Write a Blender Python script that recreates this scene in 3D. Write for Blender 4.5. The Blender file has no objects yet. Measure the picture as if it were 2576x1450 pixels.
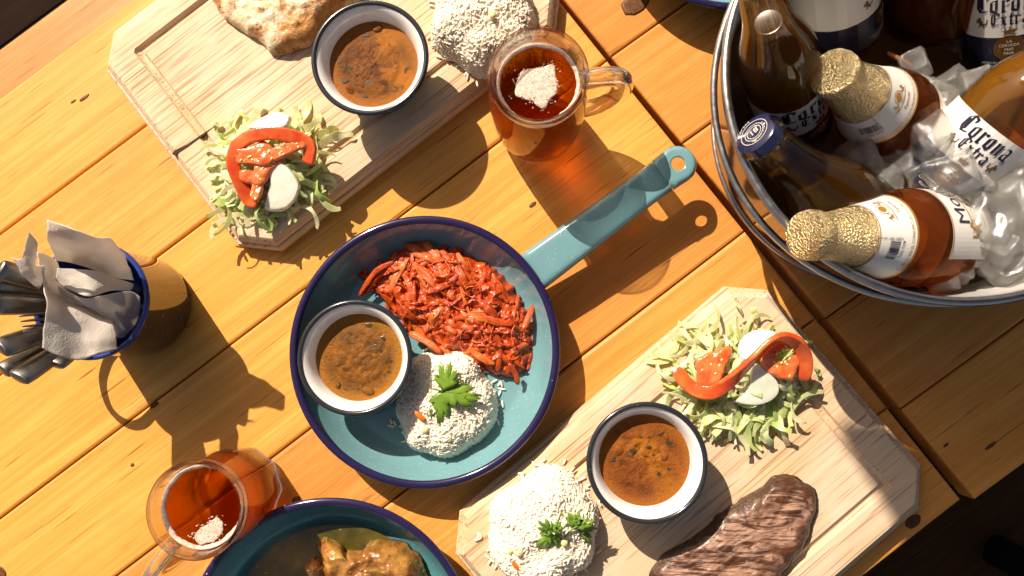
import bpy, bmesh, math, random
from mathutils import Vector, Matrix, Quaternion, noise
R = math.radians
rnd = random.Random(7)
scene = bpy.context.scene
col = scene.collection

# ------------------------------------------------------------------ camera
HC = 0.65                       # lens height above the table top (m)
FPX, CX, CY, NX, NY = 1860.0, 1288.0, 725.0, 1350.0, 870.0
cam_d = bpy.data.cameras.new('camera')
cam_d.sensor_width = 36.0
cam_d.lens = FPX / 2576.0 * 36.0
cam_d.clip_start, cam_d.clip_end = 0.01, 50
cam_d.dof.use_dof = True
cam_d.dof.focus_distance = 0.60
cam_d.dof.aperture_fstop = 14
cam = bpy.data.objects.new('camera', cam_d); col.objects.link(cam)
_down = Vector((NX - CX, -(NY - CY), -FPX)).normalized()
_q = _down.rotation_difference(Vector((0, 0, -1)))
cam.location = (0, 0, HC)
cam.rotation_mode = 'QUATERNION'; cam.rotation_quaternion = _q
scene.camera = cam

# ------------------------------------------------------------------ light
SUN_EL, SUN_TO = R(42), Vector((-0.57, 0.82, 0)).normalized()
w = bpy.data.worlds.new('World'); scene.world = w; w.use_nodes = True
wn = w.node_tree
sky = wn.nodes.new('ShaderNodeTexSky'); sky.sky_type = 'NISHITA'; sky.sun_disc = False
sky.sun_elevation = SUN_EL; sky.sun_rotation = math.atan2(SUN_TO.x, SUN_TO.y)
sky.dust_density = 3.0; sky.ozone_density = 0.6; sky.air_density = 1.0
wn.links.new(sky.outputs[0], wn.nodes['Background'].inputs['Color'])
wn.nodes['Background'].inputs['Strength'].default_value = 0.068
sl = bpy.data.lights.new('sun', 'SUN'); sl.energy = 5.0; sl.angle = R(0.5); sl.color = (1.0, 0.965, 0.92)
sun = bpy.data.objects.new('sun', sl); col.objects.link(sun)
sun.location = (-1, 1.4, 2)
sun.rotation_euler = (-(SUN_TO * math.cos(SUN_EL) + Vector((0, 0, math.sin(SUN_EL))))).to_track_quat('-Z', 'Y').to_euler()
scene.view_settings.view_transform = 'Standard'; scene.view_settings.look = 'None'
scene.view_settings.exposure = 0.44; scene.view_settings.gamma = 1.0
scene.view_settings.use_white_balance = True; scene.view_settings.white_balance_temperature = 7700; scene.view_settings.white_balance_tint = 14
scene.render.engine = 'CYCLES'
cy = scene.cycles
cy.use_denoising = True
cy.max_bounces = 14; cy.transmission_bounces = 12; cy.transparent_max_bounces = 32; cy.glossy_bounces = 6; cy.diffuse_bounces = 4
cy.sample_clamp_indirect = 6.0; cy.blur_glossy = 0.6
cy.caustics_refractive = True; cy.caustics_reflective = False

# ------------------------------------------------------------------ geometry helpers
def G(px, py, z=0.0):
    """point of the place seen at photograph position (px, py) at height z above the table"""
    d = _q @ Vector((px - CX, -(py - CY), -FPX))
    k = (HC - z) / -d.z
    return Vector((d.x * k, d.y * k, z))

def obj(name, me, mat=None, parent=None, loc=None):
    o = bpy.data.objects.new(name, me); col.objects.link(o)
    if mat is not None and not me.materials:
        me.materials.append(mat)
    if parent is not None: o.parent = parent
    if loc is not None: o.location = loc
    return o

def tag(o, label=None, cat=None, group=None, kind=None):
    if label: o['label'] = label
    if cat: o['category'] = cat
    if group: o['group'] = group
    if kind: o['kind'] = kind
    return o

def thing(name, label, cat, loc, group=None, rotz=0.0):
    o = bpy.data.objects.new(name, None); col.objects.link(o)
    o.empty_display_size = 0.02
    o.location = loc; o.rotation_euler = (0, 0, rotz)
    return tag(o, label, cat, group)

def mesh(name, verts, faces, smooth=True, sharp=None):
    me = bpy.data.meshes.new(name)
    me.from_pydata([tuple(v) for v in verts], [], faces)
    me.update()
    if smooth:
        me.polygons.foreach_set('use_smooth', [True] * len(me.polygons))
        if sharp: me.set_sharp_from_angle(angle=R(sharp))
    return me

def lathe(prof, seg=64, cap0=False, cap1=False, rmod=None):
    v, f = [], []
    for (r, z) in prof:
        for k in range(seg):
            a = 2 * math.pi * k / seg
            rr = r * (rmod(a, r, z) if rmod else 1)
            v.append((rr * math.cos(a), rr * math.sin(a), z))
    n = len(prof)
    for i in range(n - 1):
        for k in range(seg):
            k2 = (k + 1) % seg
            f.append((i * seg + k, i * seg + k2, (i + 1) * seg + k2, (i + 1) * seg + k))
    if cap0: f.append(tuple(reversed(range(seg))))
    if cap1: f.append(tuple(range((n - 1) * seg, n * seg)))
    return v, f

def tube(path, rad, seg=10, flat=1.0, up=None, closed=False, caps=True):
    """swept tube; rad number or list; flat scales the axis along 'up'"""
    P = [Vector(p) for p in path]; n = len(P)
    if not isinstance(rad, (list, tuple)): rad = [rad] * n
    v, f = [], []
    N = None
    for i in range(n):
        a = P[(i - 1) % n] if (closed or i > 0) else P[i]
        b = P[(i + 1) % n] if (closed or i < n - 1) else P[i]
        t = (b - a).normalized()
        if N is None:
            N = Vector(up) if up is not None else (Vector((0, 0, 1)) if abs(t.z) < .9 else Vector((1, 0, 0)))
        elif up is not None: N = Vector(up)
        N = (N - t * N.dot(t)).normalized(); B = t.cross(N)
        for k in range(seg):
            an = 2 * math.pi * k / seg
            v.append(P[i] + B * math.cos(an) * rad[i] + N * math.sin(an) * rad[i] * flat)
    m = n if closed else n - 1
    for i in range(m):
        j = (i + 1) % n
        for k in range(seg):
            k2 = (k + 1) % seg
            f.append((i * seg + k, i * seg + k2, j * seg + k2, j * seg + k))
    if caps and not closed:
        f.append(tuple(reversed(range(seg)))); f.append(tuple(range((n - 1) * seg, n * seg)))
    return v, f

def smooth_path(pts, sub=4, closed=False):
    P = [Vector(p) for p in pts]; n = len(P); out = []
    rng = n if closed else n - 1
    for i in range(rng):
        if closed: p0, p1, p2, p3 = P[i - 1], P[i], P[(i + 1) % n], P[(i + 2) % n]
        else: p0, p1, p2, p3 = P[max(i - 1, 0)], P[i], P[i + 1], P[min(i + 2, n - 1)]
        for k in range(sub):
            t = k / sub
            out.append(.5 * ((2 * p1) + (p2 - p0) * t + (2 * p0 - 5 * p1 + 4 * p2 - p3) * t * t + (3 * p1 - p0 - 3 * p2 + p3) * t ** 3))
    if not closed: out.append(P[-1])
    return out

def ribbon(path, width, thick, ups):
    """thin strip with four corners per section"""
    P = [Vector(p) for p in path]; n = len(P); v, f = [], []
    for i in range(n):
        t = (P[min(i + 1, n - 1)] - P[max(i - 1, 0)]).normalized()
        u = Vector(ups[i]); u = (u - t * u.dot(t)).normalized(); s = t.cross(u)
        w_ = width[i] / 2; h = thick / 2
        v += [P[i] + s * w_ - u * h, P[i] - s * w_ - u * h, P[i] - s * w_ + u * h, P[i] + s * w_ + u * h]
    for i in range(n - 1):
        for k in range(4):
            k2 = (k + 1) % 4
            f.append((i * 4 + k, i * 4 + k2, i * 4 + 4 + k2, i * 4 + 4 + k))
    f.append((3, 2, 1, 0)); m = 4 * (n - 1); f.append((m, m + 1, m + 2, m + 3))
    return v, f

def fbm(p, oc=4):
    return noise.fractal(p, 1.0, 2.0, oc)

def blob(pts, z0, T, rings=16, seg=72, p=4.0, q=2.0, amp=0.0, nsc=60.0, stretch=None, edge=0.0, zf=None, oc=4, fn=None):
    """a solid lump or slice on a flat base from a star-shaped outline (world xy)"""
    P = smooth_path([Vector((a[0], a[1], 0)) for a in pts], 6, True)
    c = sum(P, Vector()) / len(P)
    # resample evenly by arc length
    L = [0.0]
    for i in range(len(P)): L.append(L[-1] + (P[(i + 1) % len(P)] - P[i]).length)
    out = []; j = 0
    for k in range(seg):
        d = L[-1] * k / seg
        while L[j + 1] < d: j += 1
        t = (d - L[j]) / max(L[j + 1] - L[j], 1e-9)
        out.append(P[j].lerp(P[(j + 1) % len(P)], t))
    v, f = [], []
    for k in range(seg):
        e = out[k]; dd = (e - c).normalized()
        if edge: out[k] = e + dd * edge * fbm(Vector((e.x * 130, e.y * 130, 3.3)), 3)
    for k in range(seg):
        e = out[k]; v.append(Vector((e.x, e.y, z0 + (zf(e.x, e.y) if zf else 0))))
    for r in range(rings):
        t = 1.0 - (r / rings)
        t = t ** 0.75
        for k in range(seg):
            q_ = c + (out[k] - c) * t
            if r == 0: q_ = c + (out[k] - c) * 1.004
            h = T * max(0.0, 1 - t ** p) ** (1 / q) if r else T * 0.25
            n3 = Vector((q_.x, q_.y, 0))
            if stretch:
                ca, sa = math.cos(stretch[0]), math.sin(stretch[0])
                n3 = Vector(((q_.x * ca + q_.y * sa) * stretch[1], -q_.x * sa + q_.y * ca, 0))
            d = amp * fbm(n3 * nsc, oc) * (1 - t ** 10)
            if fn: d += fn(q_.x, q_.y, t)
            v.append(Vector((q_.x, q_.y, max(z0 + h + d, z0 + 0.0003) + (zf(q_.x, q_.y) if zf else 0))))
    v.append(Vector((c.x, c.y, z0 + T + (zf(c.x, c.y) if zf else 0) + (amp * fbm(Vector((c.x, c.y, 0)) * nsc, oc)))))
    for r in range(rings):
        for k in range(seg):
            k2 = (k + 1) % seg
            f.append((r * seg + k, r * seg + k2, (r + 1) * seg + k2, (r + 1) * seg + k))
    last = rings * seg; ci = len(v) - 1
    for k in range(seg): f.append((last + k, last + (k + 1) % seg, ci))
    f.append(tuple(reversed(range(seg))))
    return v, f, c

def edge_attr(me, seg, rings):
    """1 at the outline, 0 in the middle, for crust and char that follow the rim"""
    a = me.attributes.new('crust', 'FLOAT', 'POINT')
    d = [1.0] * seg
    for r in range(rings): d += [(1.0 - r / rings) ** .75] * seg
    d.append(0.0); a.data.foreach_set('value', d)
    return me

def local(v, c):
    c = Vector(c); return [Vector(a) - c for a in v]

# ------------------------------------------------------------------ material helpers
class M:
    def __init__(s, name):
        s.m = bpy.data.materials.new(name); s.m.use_nodes = True
        s.t = s.m.node_tree; s.n = s.t.nodes
        s.p = s.n['Principled BSDF']; s.out = s.n['Material Output']
        s._tc = None
    def add(s, typ, ins=None, **kw):
        n = s.n.new('ShaderNode' + typ)
        for k, v in kw.items(): setattr(n, k, v)
        for k, v in (ins or {}).items(): s.set(n.inputs[k], v)
        return n
    def set(s, inp, v):
        if isinstance(v, bpy.types.NodeSocket): s.t.links.new(v, inp)
        elif isinstance(v, bpy.types.Node): s.t.links.new(v.outputs[0], inp)
        else:
            if isinstance(v, (tuple, list)) and len(v) == 3 and inp.type == 'RGBA': v = (*v, 1)
            inp.default_value = v
    def P(s, **kw):
        for k, v in kw.items(): s.set(s.p.inputs[k.replace('_', ' ')], v)
        return s
    def co(s, scale=(1, 1, 1), rot=(0, 0, 0), rand=True, out='Object'):
        if s._tc is None: s._tc = s.add('TexCoord')
        v = s._tc.outputs[out]
        if rand:
            oi = s.add('ObjectInfo')
            ml = s.math('MULTIPLY', oi.outputs['Random'], 37.0)
            v = s.add('VectorMath', {0: v, 1: ml}, operation='ADD').outputs[0]
        return s.add('Mapping', {'Vector': v, 'Scale': scale, 'Rotation': rot}).outputs[0]
    def noise(s, vec, scale=5, detail=3, rough=.55, dist=0.0):
        return s.add('TexNoise', {'Vector': vec, 'Scale': scale, 'Detail': detail, 'Roughness': rough, 'Distortion': dist}).outputs[0]
    def voro(s, vec, scale=50, feature='F1', out='Distance'):
        return s.add('TexVoronoi', {'Vector': vec, 'Scale': scale}, feature=feature).outputs[out]
    def math(s, op, a, b=0.0, c=0.0):
        n = s.add('Math', operation=op); s.set(n.inputs[0], a); s.set(n.inputs[1], b)
        if op in ('MULTIPLY_ADD',): s.set(n.inputs[2], c)
        return n.outputs[0]
    def ramp(s, fac, stops, interp='LINEAR'):
        n = s.add('ValToRGB'); s.set(n.inputs[0], fac); e = n.color_ramp.elements
        n.color_ramp.interpolation = interp
        while len(e) < len(stops): e.new(.5)
        for i, (p_, c_) in enumerate(stops):
            e[i].position = p_
            e[i].color = (c_, c_, c_, 1) if isinstance(c_, (int, float)) else (*c_, 1)
        return n.outputs[0]
    def mix(s, fac, a, b, blend='MIX'):
        n = s.add('Mix', data_type='RGBA', blend_type=blend)
        s.set(n.inputs[0], fac); s.set(n.inputs[6], a); s.set(n.inputs[7], b)
        return n.outputs[2]
    def bump(s, h, strength=.3, dist=.001, normal=None):
        n = s.add('Bump', {'Height': h, 'Strength': strength, 'Distance': dist})
        if normal is not None: s.set(n.inputs['Normal'], normal)
        return n.outputs[0]
    def surf(s, sh): s.t.links.new(sh.outputs[0] if isinstance(sh, bpy.types.Node) else sh, s.out.inputs['Surface']); return s
    def mixsh(s, fac, a, b):
        n = s.add('MixShader'); s.set(n.inputs[0], fac)
        s.t.links.new(a.outputs[0], n.inputs[1]); s.t.links.new(b.outputs[0], n.inputs[2]); return n

def plain(name, colr, rough=.5, metal=0.0, **kw):
    m = M(name); m.P(Base_Color=colr, Roughness=rough, Metallic=metal, **kw); return m.m

def wood(name, c0, c1, c2, pore, rough=.4, coat=0.0, ring=1.0, pores=.67, bumpk=.25, extra=None, along=1.0, spec=.3):
    m = M(name)
    v = m.co()
    big = m.noise(m.co((.35 * along, 3.0, 3.0)), 6.0, 2, .5, .6)
    rings = m.math('PINGPONG', m.math('MULTIPLY', big, 16.0 * ring), 1.0)
    fine = m.noise(m.co((.012 * along, 1, 1)), 480, 3, .6)
    mid = m.noise(m.co((.03 * along, 1, 1)), 130, 3, .6)
    blot = m.noise(m.co((.5, 1, 1)), 14, 4, .65)
    c = m.mix(m.ramp(rings, [(.15, 0.0), (.95, 1.0)]), c0, c1)
    c = m.mix(m.math('MULTIPLY', m.ramp(mid, [(.38, 0.0), (.68, 1.0)]), .55), c, c2)
    c = m.mix(m.math('MULTIPLY', m.ramp(fine, [(.40, 0.0), (.70, 1.0)]), .60), c, c2)
    c = m.mix(m.math('MULTIPLY', m.ramp(blot, [(.45, 0.0), (.72, 1.0)]), .50), c, c2)
    po = m.noise(m.co((.028 * along, 1, 1)), 520, 2, .5)
    pm = m.ramp(po, [(pores, 0.0), (pores + .05, 1.0)])
    c = m.mix(m.math('MULTIPLY', pm, .75), c, pore)
    oi = m.add('ObjectInfo')
    hs = m.add('HueSaturation', {'Color': c, 'Value': m.math('MULTIPLY_ADD', oi.outputs['Random'], .22, .90), 'Hue': m.math('MULTIPLY_ADD', oi.outputs['Random'], .012, .494)})
    c = hs.outputs[0]
    if extra: c = extra(m, c)
    h = m.math('SUBTRACT', m.math('MULTIPLY', fine, .5), m.math('MULTIPLY', pm, .8))
    m.P(Base_Color=c, Roughness=m.math('MULTIPLY_ADD', mid, .2, rough - .1), Normal=m.bump(h, bumpk, .0006),
        Coat_Weight=coat, Coat_Roughness=.12, Specular_IOR_Level=spec)
    return m.m

def enamel(name, colr, speck=(.85, .9, .85), scale=520, thr=.14, rough=.12, amount=.9, dirt=None):
    m = M(name)
    v = m.co(rand=False)
    vo = m.add('TexVoronoi', {'Vector': v, 'Scale': scale})
    big = m.add('TexNoise', {'Vector': v, 'Scale': 60.0, 'Detail': 2.0})
    sp = m.math('MULTIPLY', m.math('LESS_THAN', vo.outputs['Distance'], thr), m.math('GREATER_THAN', m.add('SeparateColor', {0: vo.outputs['Color']}).outputs[0], 1 - amount))
    c0 = m.mix(m.math('MULTIPLY', m.ramp(big.outputs[0], [(.35, 0.0), (.7, 1.0)]), .25), colr, tuple(x * .72 for x in colr))
    if dirt: c0 = m.mix(m.ramp(m.noise(v, 45, 4, .65), [(.60, 0.0), (.70, 1.0)]), c0, dirt)
    c = m.mix(sp, c0, speck)
    m.P(Base_Color=c, Roughness=rough, Coat_Weight=.3, Coat_Roughness=.05, Normal=m.bump(big.outputs[0], .06, .002))
    return m.m

def glassmix(name, tint=(1, 1, 1), ior=1.5, rough=0.0, trans=.35, ttint=None, bump=None, edge=1.6, haze=None):
    """clear solid: light goes mostly straight through where the wall is met head-on and is bent towards its edges"""
    m = M(name)
    g = m.add('BsdfGlass', {'Color': tint, 'Roughness': rough, 'IOR': ior})
    t = m.add('BsdfTransparent', {'Color': ttint or tint})
    lw = m.add('LayerWeight', {'Blend': .5})
    if bump:
        b = m.bump(m.noise(m.co(), bump[0], 3, .6), bump[1], bump[2]); m.set(g.inputs['Normal'], b)
    k = m.math('MULTIPLY', m.math('SUBTRACT', 1.0, m.math('POWER', lw.outputs['Facing'], edge)), trans)
    sh = m.mixsh(k, g, t)
    if haze:
        m.P(Base_Color=haze[0], Roughness=.10); sh = m.mixsh(haze[1], sh, m.p)
    m.surf(sh); return m.m

def thinglass(name, tint=(.97, .98, .97), gl=(1, 1, 1), rough=.02, bump=None, k=1.0):
    m = M(name)
    fr = m.add('Fresnel', {'IOR': 1.5})
    g = m.add('BsdfGlossy', {'Color': gl, 'Roughness': rough})
    t = m.add('BsdfTransparent', {'Color': tint})
    if bump:
        b = m.bump(m.noise(m.co(), bump[0], 2, .5), bump[1], bump[2]); m.set(g.inputs['Normal'], b)
    m.surf(m.mixsh(m.math('MULTIPLY', fr, k), t, g)); return m.m

# ------------------------------------------------------------------ shared materials
MAT = {}
MAT['table'] = wood('honey_pine', (.80, .385, .098), (.75, .335, .074), (.58, .215, .038), (.16, .055, .010), rough=.48, spec=.22, coat=.10, pores=.672, ring=.7)
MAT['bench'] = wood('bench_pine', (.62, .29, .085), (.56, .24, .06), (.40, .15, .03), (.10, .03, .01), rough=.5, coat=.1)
MAT['darkfloor'] = wood('dark_floor_boards', (.030, .016, .009), (.024, .013, .008), (.014, .008, .005), (.006, .004, .003), rough=.9, spec=.05)
MAT['knot'] = wood('pine_knot', (.22, .085, .022), (.13, .045, .013), (.06, .022, .008), (.015, .007, .004), rough=.5, along=20)
MAT['dark'] = plain('dark_gap', (.012, .007, .004), .9)
MAT['black'] = plain('black_rubber', (.004, .004, .004), .95, Specular_IOR_Level=.05)

def _cuts(m, c):
    # knife scores on the working face, warm where the juice has soaked in
    base = c
    soak = m.ramp(m.noise(m.co(rand=True), 11, 3, .55), [(.45, 0.0), (.72, 1.0)])
    c = m.mix(m.math('MULTIPLY', soak, .5), c, (.68, .38, .15))
    for i, (an, sc) in enumerate(((R(4), 210), (R(33), 170), (R(-24), 230), (R(62), 190), (R(-50), 260))):
        n = m.noise(m.co((.010, 1, 1), (0, 0, an)), sc * 2.6, 1.0, .5)
        lim = m.ramp(m.noise(m.co(rand=True), 15 + 3 * i, 1, .5), [(.42, 0.0), (.56, 1.0)])
        k = m.math('MULTIPLY', m.ramp(n, [(.635, 0.0), (.68, 1.0)]), lim)
        c = m.mix(m.math('MULTIPLY', k, .70), c, (.33, .15, .055))
    return c
MAT['board'] = wood('cutting_board_maple', (.77, .62, .45), (.73, .56, .39), (.64, .46, .30), (.30, .16, .08), rough=.68, spec=.2, pores=.685, extra=_cuts, bumpk=.35)
MAT['crack'] = plain('board_crack', (.045, .02, .008), .9)
MAT['teal'] = enamel('teal_speckled_enamel', (.140, .305, .330), scale=620, thr=.15, amount=.16, rough=.14)
MAT['teal_dirty'] = enamel('teal_enamel_with_sauce', (.08, .24, .26), scale=620, thr=.14, amount=.14, rough=.14)
MAT['navy'] = enamel('navy_enamel', (.017, .012, .055), speck=(.7, .7, .75), scale=210, thr=.10, amount=.16, rough=.13)
MAT['white_enamel'] = M('white_enamel')
_m = MAT['white_enamel']; _v = _m.co()
_m.P(Base_Color=_m.mix(_m.math('MULTIPLY', _m.ramp(_m.noise(_v, 70, 5, .7), [(.52, 0.0), (.72, 1.0)]), .30), (.78, .76, .71), (.42, .30, .17)), Roughness=.16, Coat_Weight=.3, Coat_Roughness=.06)
MAT['white_enamel'] = _m.m
MAT['charcoal_enamel'] = enamel('charcoal_enamel', (.022, .024, .028), speck=(.3, .3, .3), scale=300, thr=.08, amount=.2, rough=.2)

# ------------------------------------------------------------------ the setting
ZF = -0.75
fl = obj('floor', mesh('floor', [(-4, -4, ZF - .03), (4, -4, ZF - .03), (4, 4, ZF - .03), (-4, 4, ZF - .03)], [(0, 1, 2, 3)], False), MAT['dark'])
tag(fl, kind='structure')
FA = R(37.3)
for i in range(-7, 9):
    y0, y1 = i * .16 + .002, i * .16 + .158
    me = mesh('floor_board', [(-2.2, y0, 0), (2.2, y0, 0), (2.2, y1, 0), (-2.2, y1, 0), (-2.2, y0, -.025), (2.2, y0, -.025), (2.2, y1, -.025), (-2.2, y1, -.025)],
              [(0, 1, 2, 3), (4, 7, 6, 5), (0, 4, 5, 1), (2, 6, 7, 3), (1, 5, 6, 2), (3, 7, 4, 0)], False)
    o = obj('floor_board', me, MAT['darkfloor'], fl, (0, 0, ZF)); o.rotation_euler = (0, 0, FA)

def loft(rings, cap=True):
    n = len(rings[0]); v = [p for r in rings for p in r]; f = []
    for i in range(len(rings) - 1):
        for k in range(n):
            k2 = (k + 1) % n
            f.append((i * n + k, i * n + k2, (i + 1) * n + k2, (i + 1) * n + k))
    if cap:
        f.append(tuple(reversed(range(n)))); f.append(tuple(range((len(rings) - 1) * n, len(rings) * n)))
    return v, f

def plank_mesh(c, t=.024, b=.0022):
    """c: four corners (x, y), counter-clockwise; top face at z = 0"""
    P = [Vector(a) for a in c]; m = sum(P, Vector((0, 0))) / 4
    def ins(d): return [p + Vector((d if p.x < m.x else -d, d if p.y < m.y else -d)) for p in P]
    q0, q1, q2 = P, ins(b * .35), ins(b * 1.1)
    rings = [[(p.x, p.y, -t) for p in q0], [(p.x, p.y, -b) for p in q0], [(p.x, p.y, -b * .3) for p in q1], [(p.x, p.y, 0) for p in q2]]
    v, f = loft(rings); return mesh('plank', v, f, False)

def table(label, ang, seams, pa, pb, far, left_side, group):
    A = R(ang); e1 = Vector((math.cos(A), math.sin(A))); e2 = Vector((-math.sin(A), math.cos(A)))
    pa, pb = G(*pa).xy, G(*pb).xy
    def xe(y):      # where the table end line crosses e2 = y
        a, b = Vector((pa.dot(e1), pa.dot(e2))), Vector((pb.dot(e1), pb.dot(e2)))
        return a.x + (b.x - a.x) * (y - a.y) / (b.y - a.y)
    t = thing('wooden_table', label, 'table', (0, 0, ZF), group, A)
    rr = random.Random(int(ang * 10))
    for y1, y0 in zip(seams[:-1], seams[1:]):
        a, b = y0 + .0006, y1 - .0006
        if left_side: c = [(far, a), (xe(a), a), (xe(b), b), (far, b)]
        else: c = [(xe(a), a), (far, a), (far, b), (xe(b), b)]
        mx, my = sum(p[0] for p in c) / 4, (a + b) / 2
        o = obj('plank', plank_mesh([(p[0] - mx, p[1] - my) for p in c]), MAT['table'], t, (mx, my, -ZF + rr.uniform(-.0003, .0003)))
    y0, y1 = seams[-1] + .03, seams[0] - .03
    xa, xb = (far + .03, min(xe(y0), xe(y1)) - .03) if left_side else (max(xe(y0), xe(y1)) + .03, far - .03)
    def bx(name, x0, x1, ya, yb, za, zb, mt):
        v = [(x, y, z) for z in (za, zb) for x, y in ((x0, ya), (x1, ya), (x1, yb), (x0, yb))]
        return obj(name, mesh(name, v, [(3, 2, 1, 0), (4, 5, 6, 7), (0, 1, 5, 4), (1, 2, 6, 5), (2, 3, 7, 6), (3, 0, 4, 7)], False), mt, t)
    bx('underframe', xa, xb, y0, y1, -ZF - .06, -ZF - .0255, MAT['bench'])
    for lx in (xa + .02, xb - .09):
        for ly in (y0 + .01, y1 - .08):
            bx('leg', lx, lx + .07, ly, ly + .07, 0, -ZF - .0605, MAT['bench'])
    return t
T1 = table('honey pine table of eight long planks carrying both cutting boards', 37.3, [.4807, .3753, .2700, .1655, .0625, -.0310, -.1277, -.2243, -.3212],
           (1405, 0), (2418, 1257), -0.95, True, None)
T2 = table('honey pine table beyond the gap, under the tub of bottles', 35.6, [.4690, .3702, .2714, .1722, .0705, -.0282, -.1270, -.2258, -.3217],
           (1419, 0), (2456, 1259), 1.15, False, None)

def knot(tb, px, py, rx, ry, seed):
    r_ = random.Random(seed); n = 18; A = tb.rotation_euler.z
    g = G(px, py)
    x, y = g.x * math.cos(A) + g.y * math.sin(A), -g.x * math.sin(A) + g.y * math.cos(A)
    ring = [(math.cos(2 * math.pi * k / n), math.sin(2 * math.pi * k / n), r_.uniform(.92, 1.06)) for k in range(n)]
    v, f = loft([[(a * rx * q, b * ry * q, -.0006) for a, b, q in ring], [(a * rx * q, b * ry * q, .0001) for a, b, q in ring],
                 [(a * rx * q * .75, b * ry * q * .75, .0002) for a, b, q in ring]])
    obj('knot', mesh('knot', v, f), MAT['knot'], tb, (x, y, -ZF))
for a in ((420, 592, .0062, .0064, 1), (745, 1258, .004, .003, 2), (2, 1440, .004, .006, 4), (333, 1170, .0018, .0015, 5), (2297, 1312, .0075, .005, 6), (212, 246, .0055, .0015, 8), (184, 255, .003, .001, 9), (1340, 515, .004, .0017, 10), (388, 1020, .0045, .0017, 11)):
    knot(T1, *a)
for a in ((1598, 8, .014, .010, 3), (2380, 1120, .003, .0012, 12), (2492, 1122, .006, .0016, 13)):
    knot(T2, *a)

MAT['shaded_bench'] = wood('shade_darkened_bench', (.075, .030, .010), (.060, .024, .008), (.035, .014, .005), (.012, .005, .003), rough=.7, spec=.1)  # bench wood with the shade below the table put into its colour
def bench(label, ang, ymin, ymax, x0, x1, z, mb='bench'):
    t = thing('wooden_bench', label, 'bench', (0, 0, ZF), None, R(ang))
    n = 2; wd = (ymax - ymin) / n
    for i in range(n):
        a, b = ymin + i * wd + .001, ymin + (i + 1) * wd - .001
        obj('plank', plank_mesh([(x0 - (x0 + x1) / 2, -(b - a) / 2), ((x1 - x0) / 2, -(b - a) / 2), ((x1 - x0) / 2, (b - a) / 2), (-(x1 - x0) / 2, (b - a) / 2)], .03, .004),
            MAT[mb], t, ((x0 + x1) / 2, (a + b) / 2, z - ZF))
    for lx in (x0 + .1, x1 - .16):
        v = [(x, y, zz) for zz in (0, z - ZF - .0305) for x, y in ((lx, ymin + .03), (lx + .05, ymin + .03), (lx + .05, ymax - .03), (lx, ymax - .03))]
        obj('leg', mesh('leg', v, [(3, 2, 1, 0), (4, 5, 6, 7), (0, 1, 5, 4), (1, 2, 6, 5), (2, 3, 7, 6), (3, 0, 4, 7)], False), MAT[mb], t)
    return t
_e2 = Vector((-math.sin(FA), math.cos(FA)))
_yb = (G(0, 124, -.30).xy.dot(_e2) + G(157, 0, -.30).xy.dot(_e2)) / 2
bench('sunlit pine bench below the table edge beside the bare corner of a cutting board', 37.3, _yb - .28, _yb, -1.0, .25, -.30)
bench('bench coloured dark for the deep shade below the table edge', 37.3, -.60, -.32, -.3, .9, -.32, 'shaded_bench')
v, f = tube(smooth_path([G(2492, 1378, -.30), G(2530, 1398, -.30), G(2600, 1440, -.31), G(2720, 1520, -.33)], 4), [.012] + [.019] * 12, 14)
bar = obj('bag_handle', mesh('bag_handle', v, f), MAT['black'])
_c = G(2560, 1420, -.31); bar.data.transform(Matrix.Translation(-_c)); bar.location = _c
tag(bar, 'black rounded bar lying in the shade on the bench', 'handle')

# ------------------------------------------------------------------ cutting boards
def cutting_board(label, corner, ang, L, W, T=.022, ch=.026):
    """corner: outer corner at local (0, 0); x along the grain, y across"""
    def octo(d, z, c=ch):
        c = max(c - d * .6, .001)
        x0, x1, y0, y1 = d, L - d, d, W - d
        return [(x0 + c, y0, z), (x1 - c, y0, z), (x1, y0 + c, z), (x1, y1 - c, z), (x1 - c, y1, z), (x0 + c, y1, z), (x0, y1 - c, z), (x0, y0 + c, z)]
    g0 = .032
    rings = [octo(.003, 0), octo(0, .003), octo(0, .0105), octo(.0015, .0125), octo(.0035, .0128), octo(.0040, .0165), octo(.0062, .0195), octo(.0085, T - .0004), octo(.011, T),
             octo(g0, T, .022), octo(g0 + .0015, T - .0025, .022), octo(g0 + .004, T - .0036, .022), octo(g0 + .0065, T - .0026, .022), octo(g0 + .0085, T, .023)]
    v, f = loft(rings)
    o = obj('cutting_board', mesh('cutting_board', [(a - L / 2, b - W / 2, c) for a, b, c in v], f, True, 28), MAT['board'])
    A = R(ang); o.rotation_euler = (0, 0, A)
    c0 = Vector(corner); h = Vector((L / 2 * math.cos(A) - W / 2 * math.sin(A), L / 2 * math.sin(A) + W / 2 * math.cos(A)))
    o.location = (c0.x + h.x, c0.y + h.y, .0004)
    return o
B1 = tag(cutting_board('', (-.2464, .0673), 38.4, .362, .254), 'pale maple cutting board with a split end, holding chicken, soup and rice', 'cutting board')
_A = R(40)
_tc = Vector((.1811, .0677)); _L, _W = .348, .243
_c2 = _tc - Vector((math.cos(_A), math.sin(_A))) * _L - Vector((-math.sin(_A), math.cos(_A))) * _W
B2 = tag(cutting_board('', _c2, 40, _L, _W), 'pale maple cutting board holding the brown steak', 'cutting board')
ZB = .0226
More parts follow.
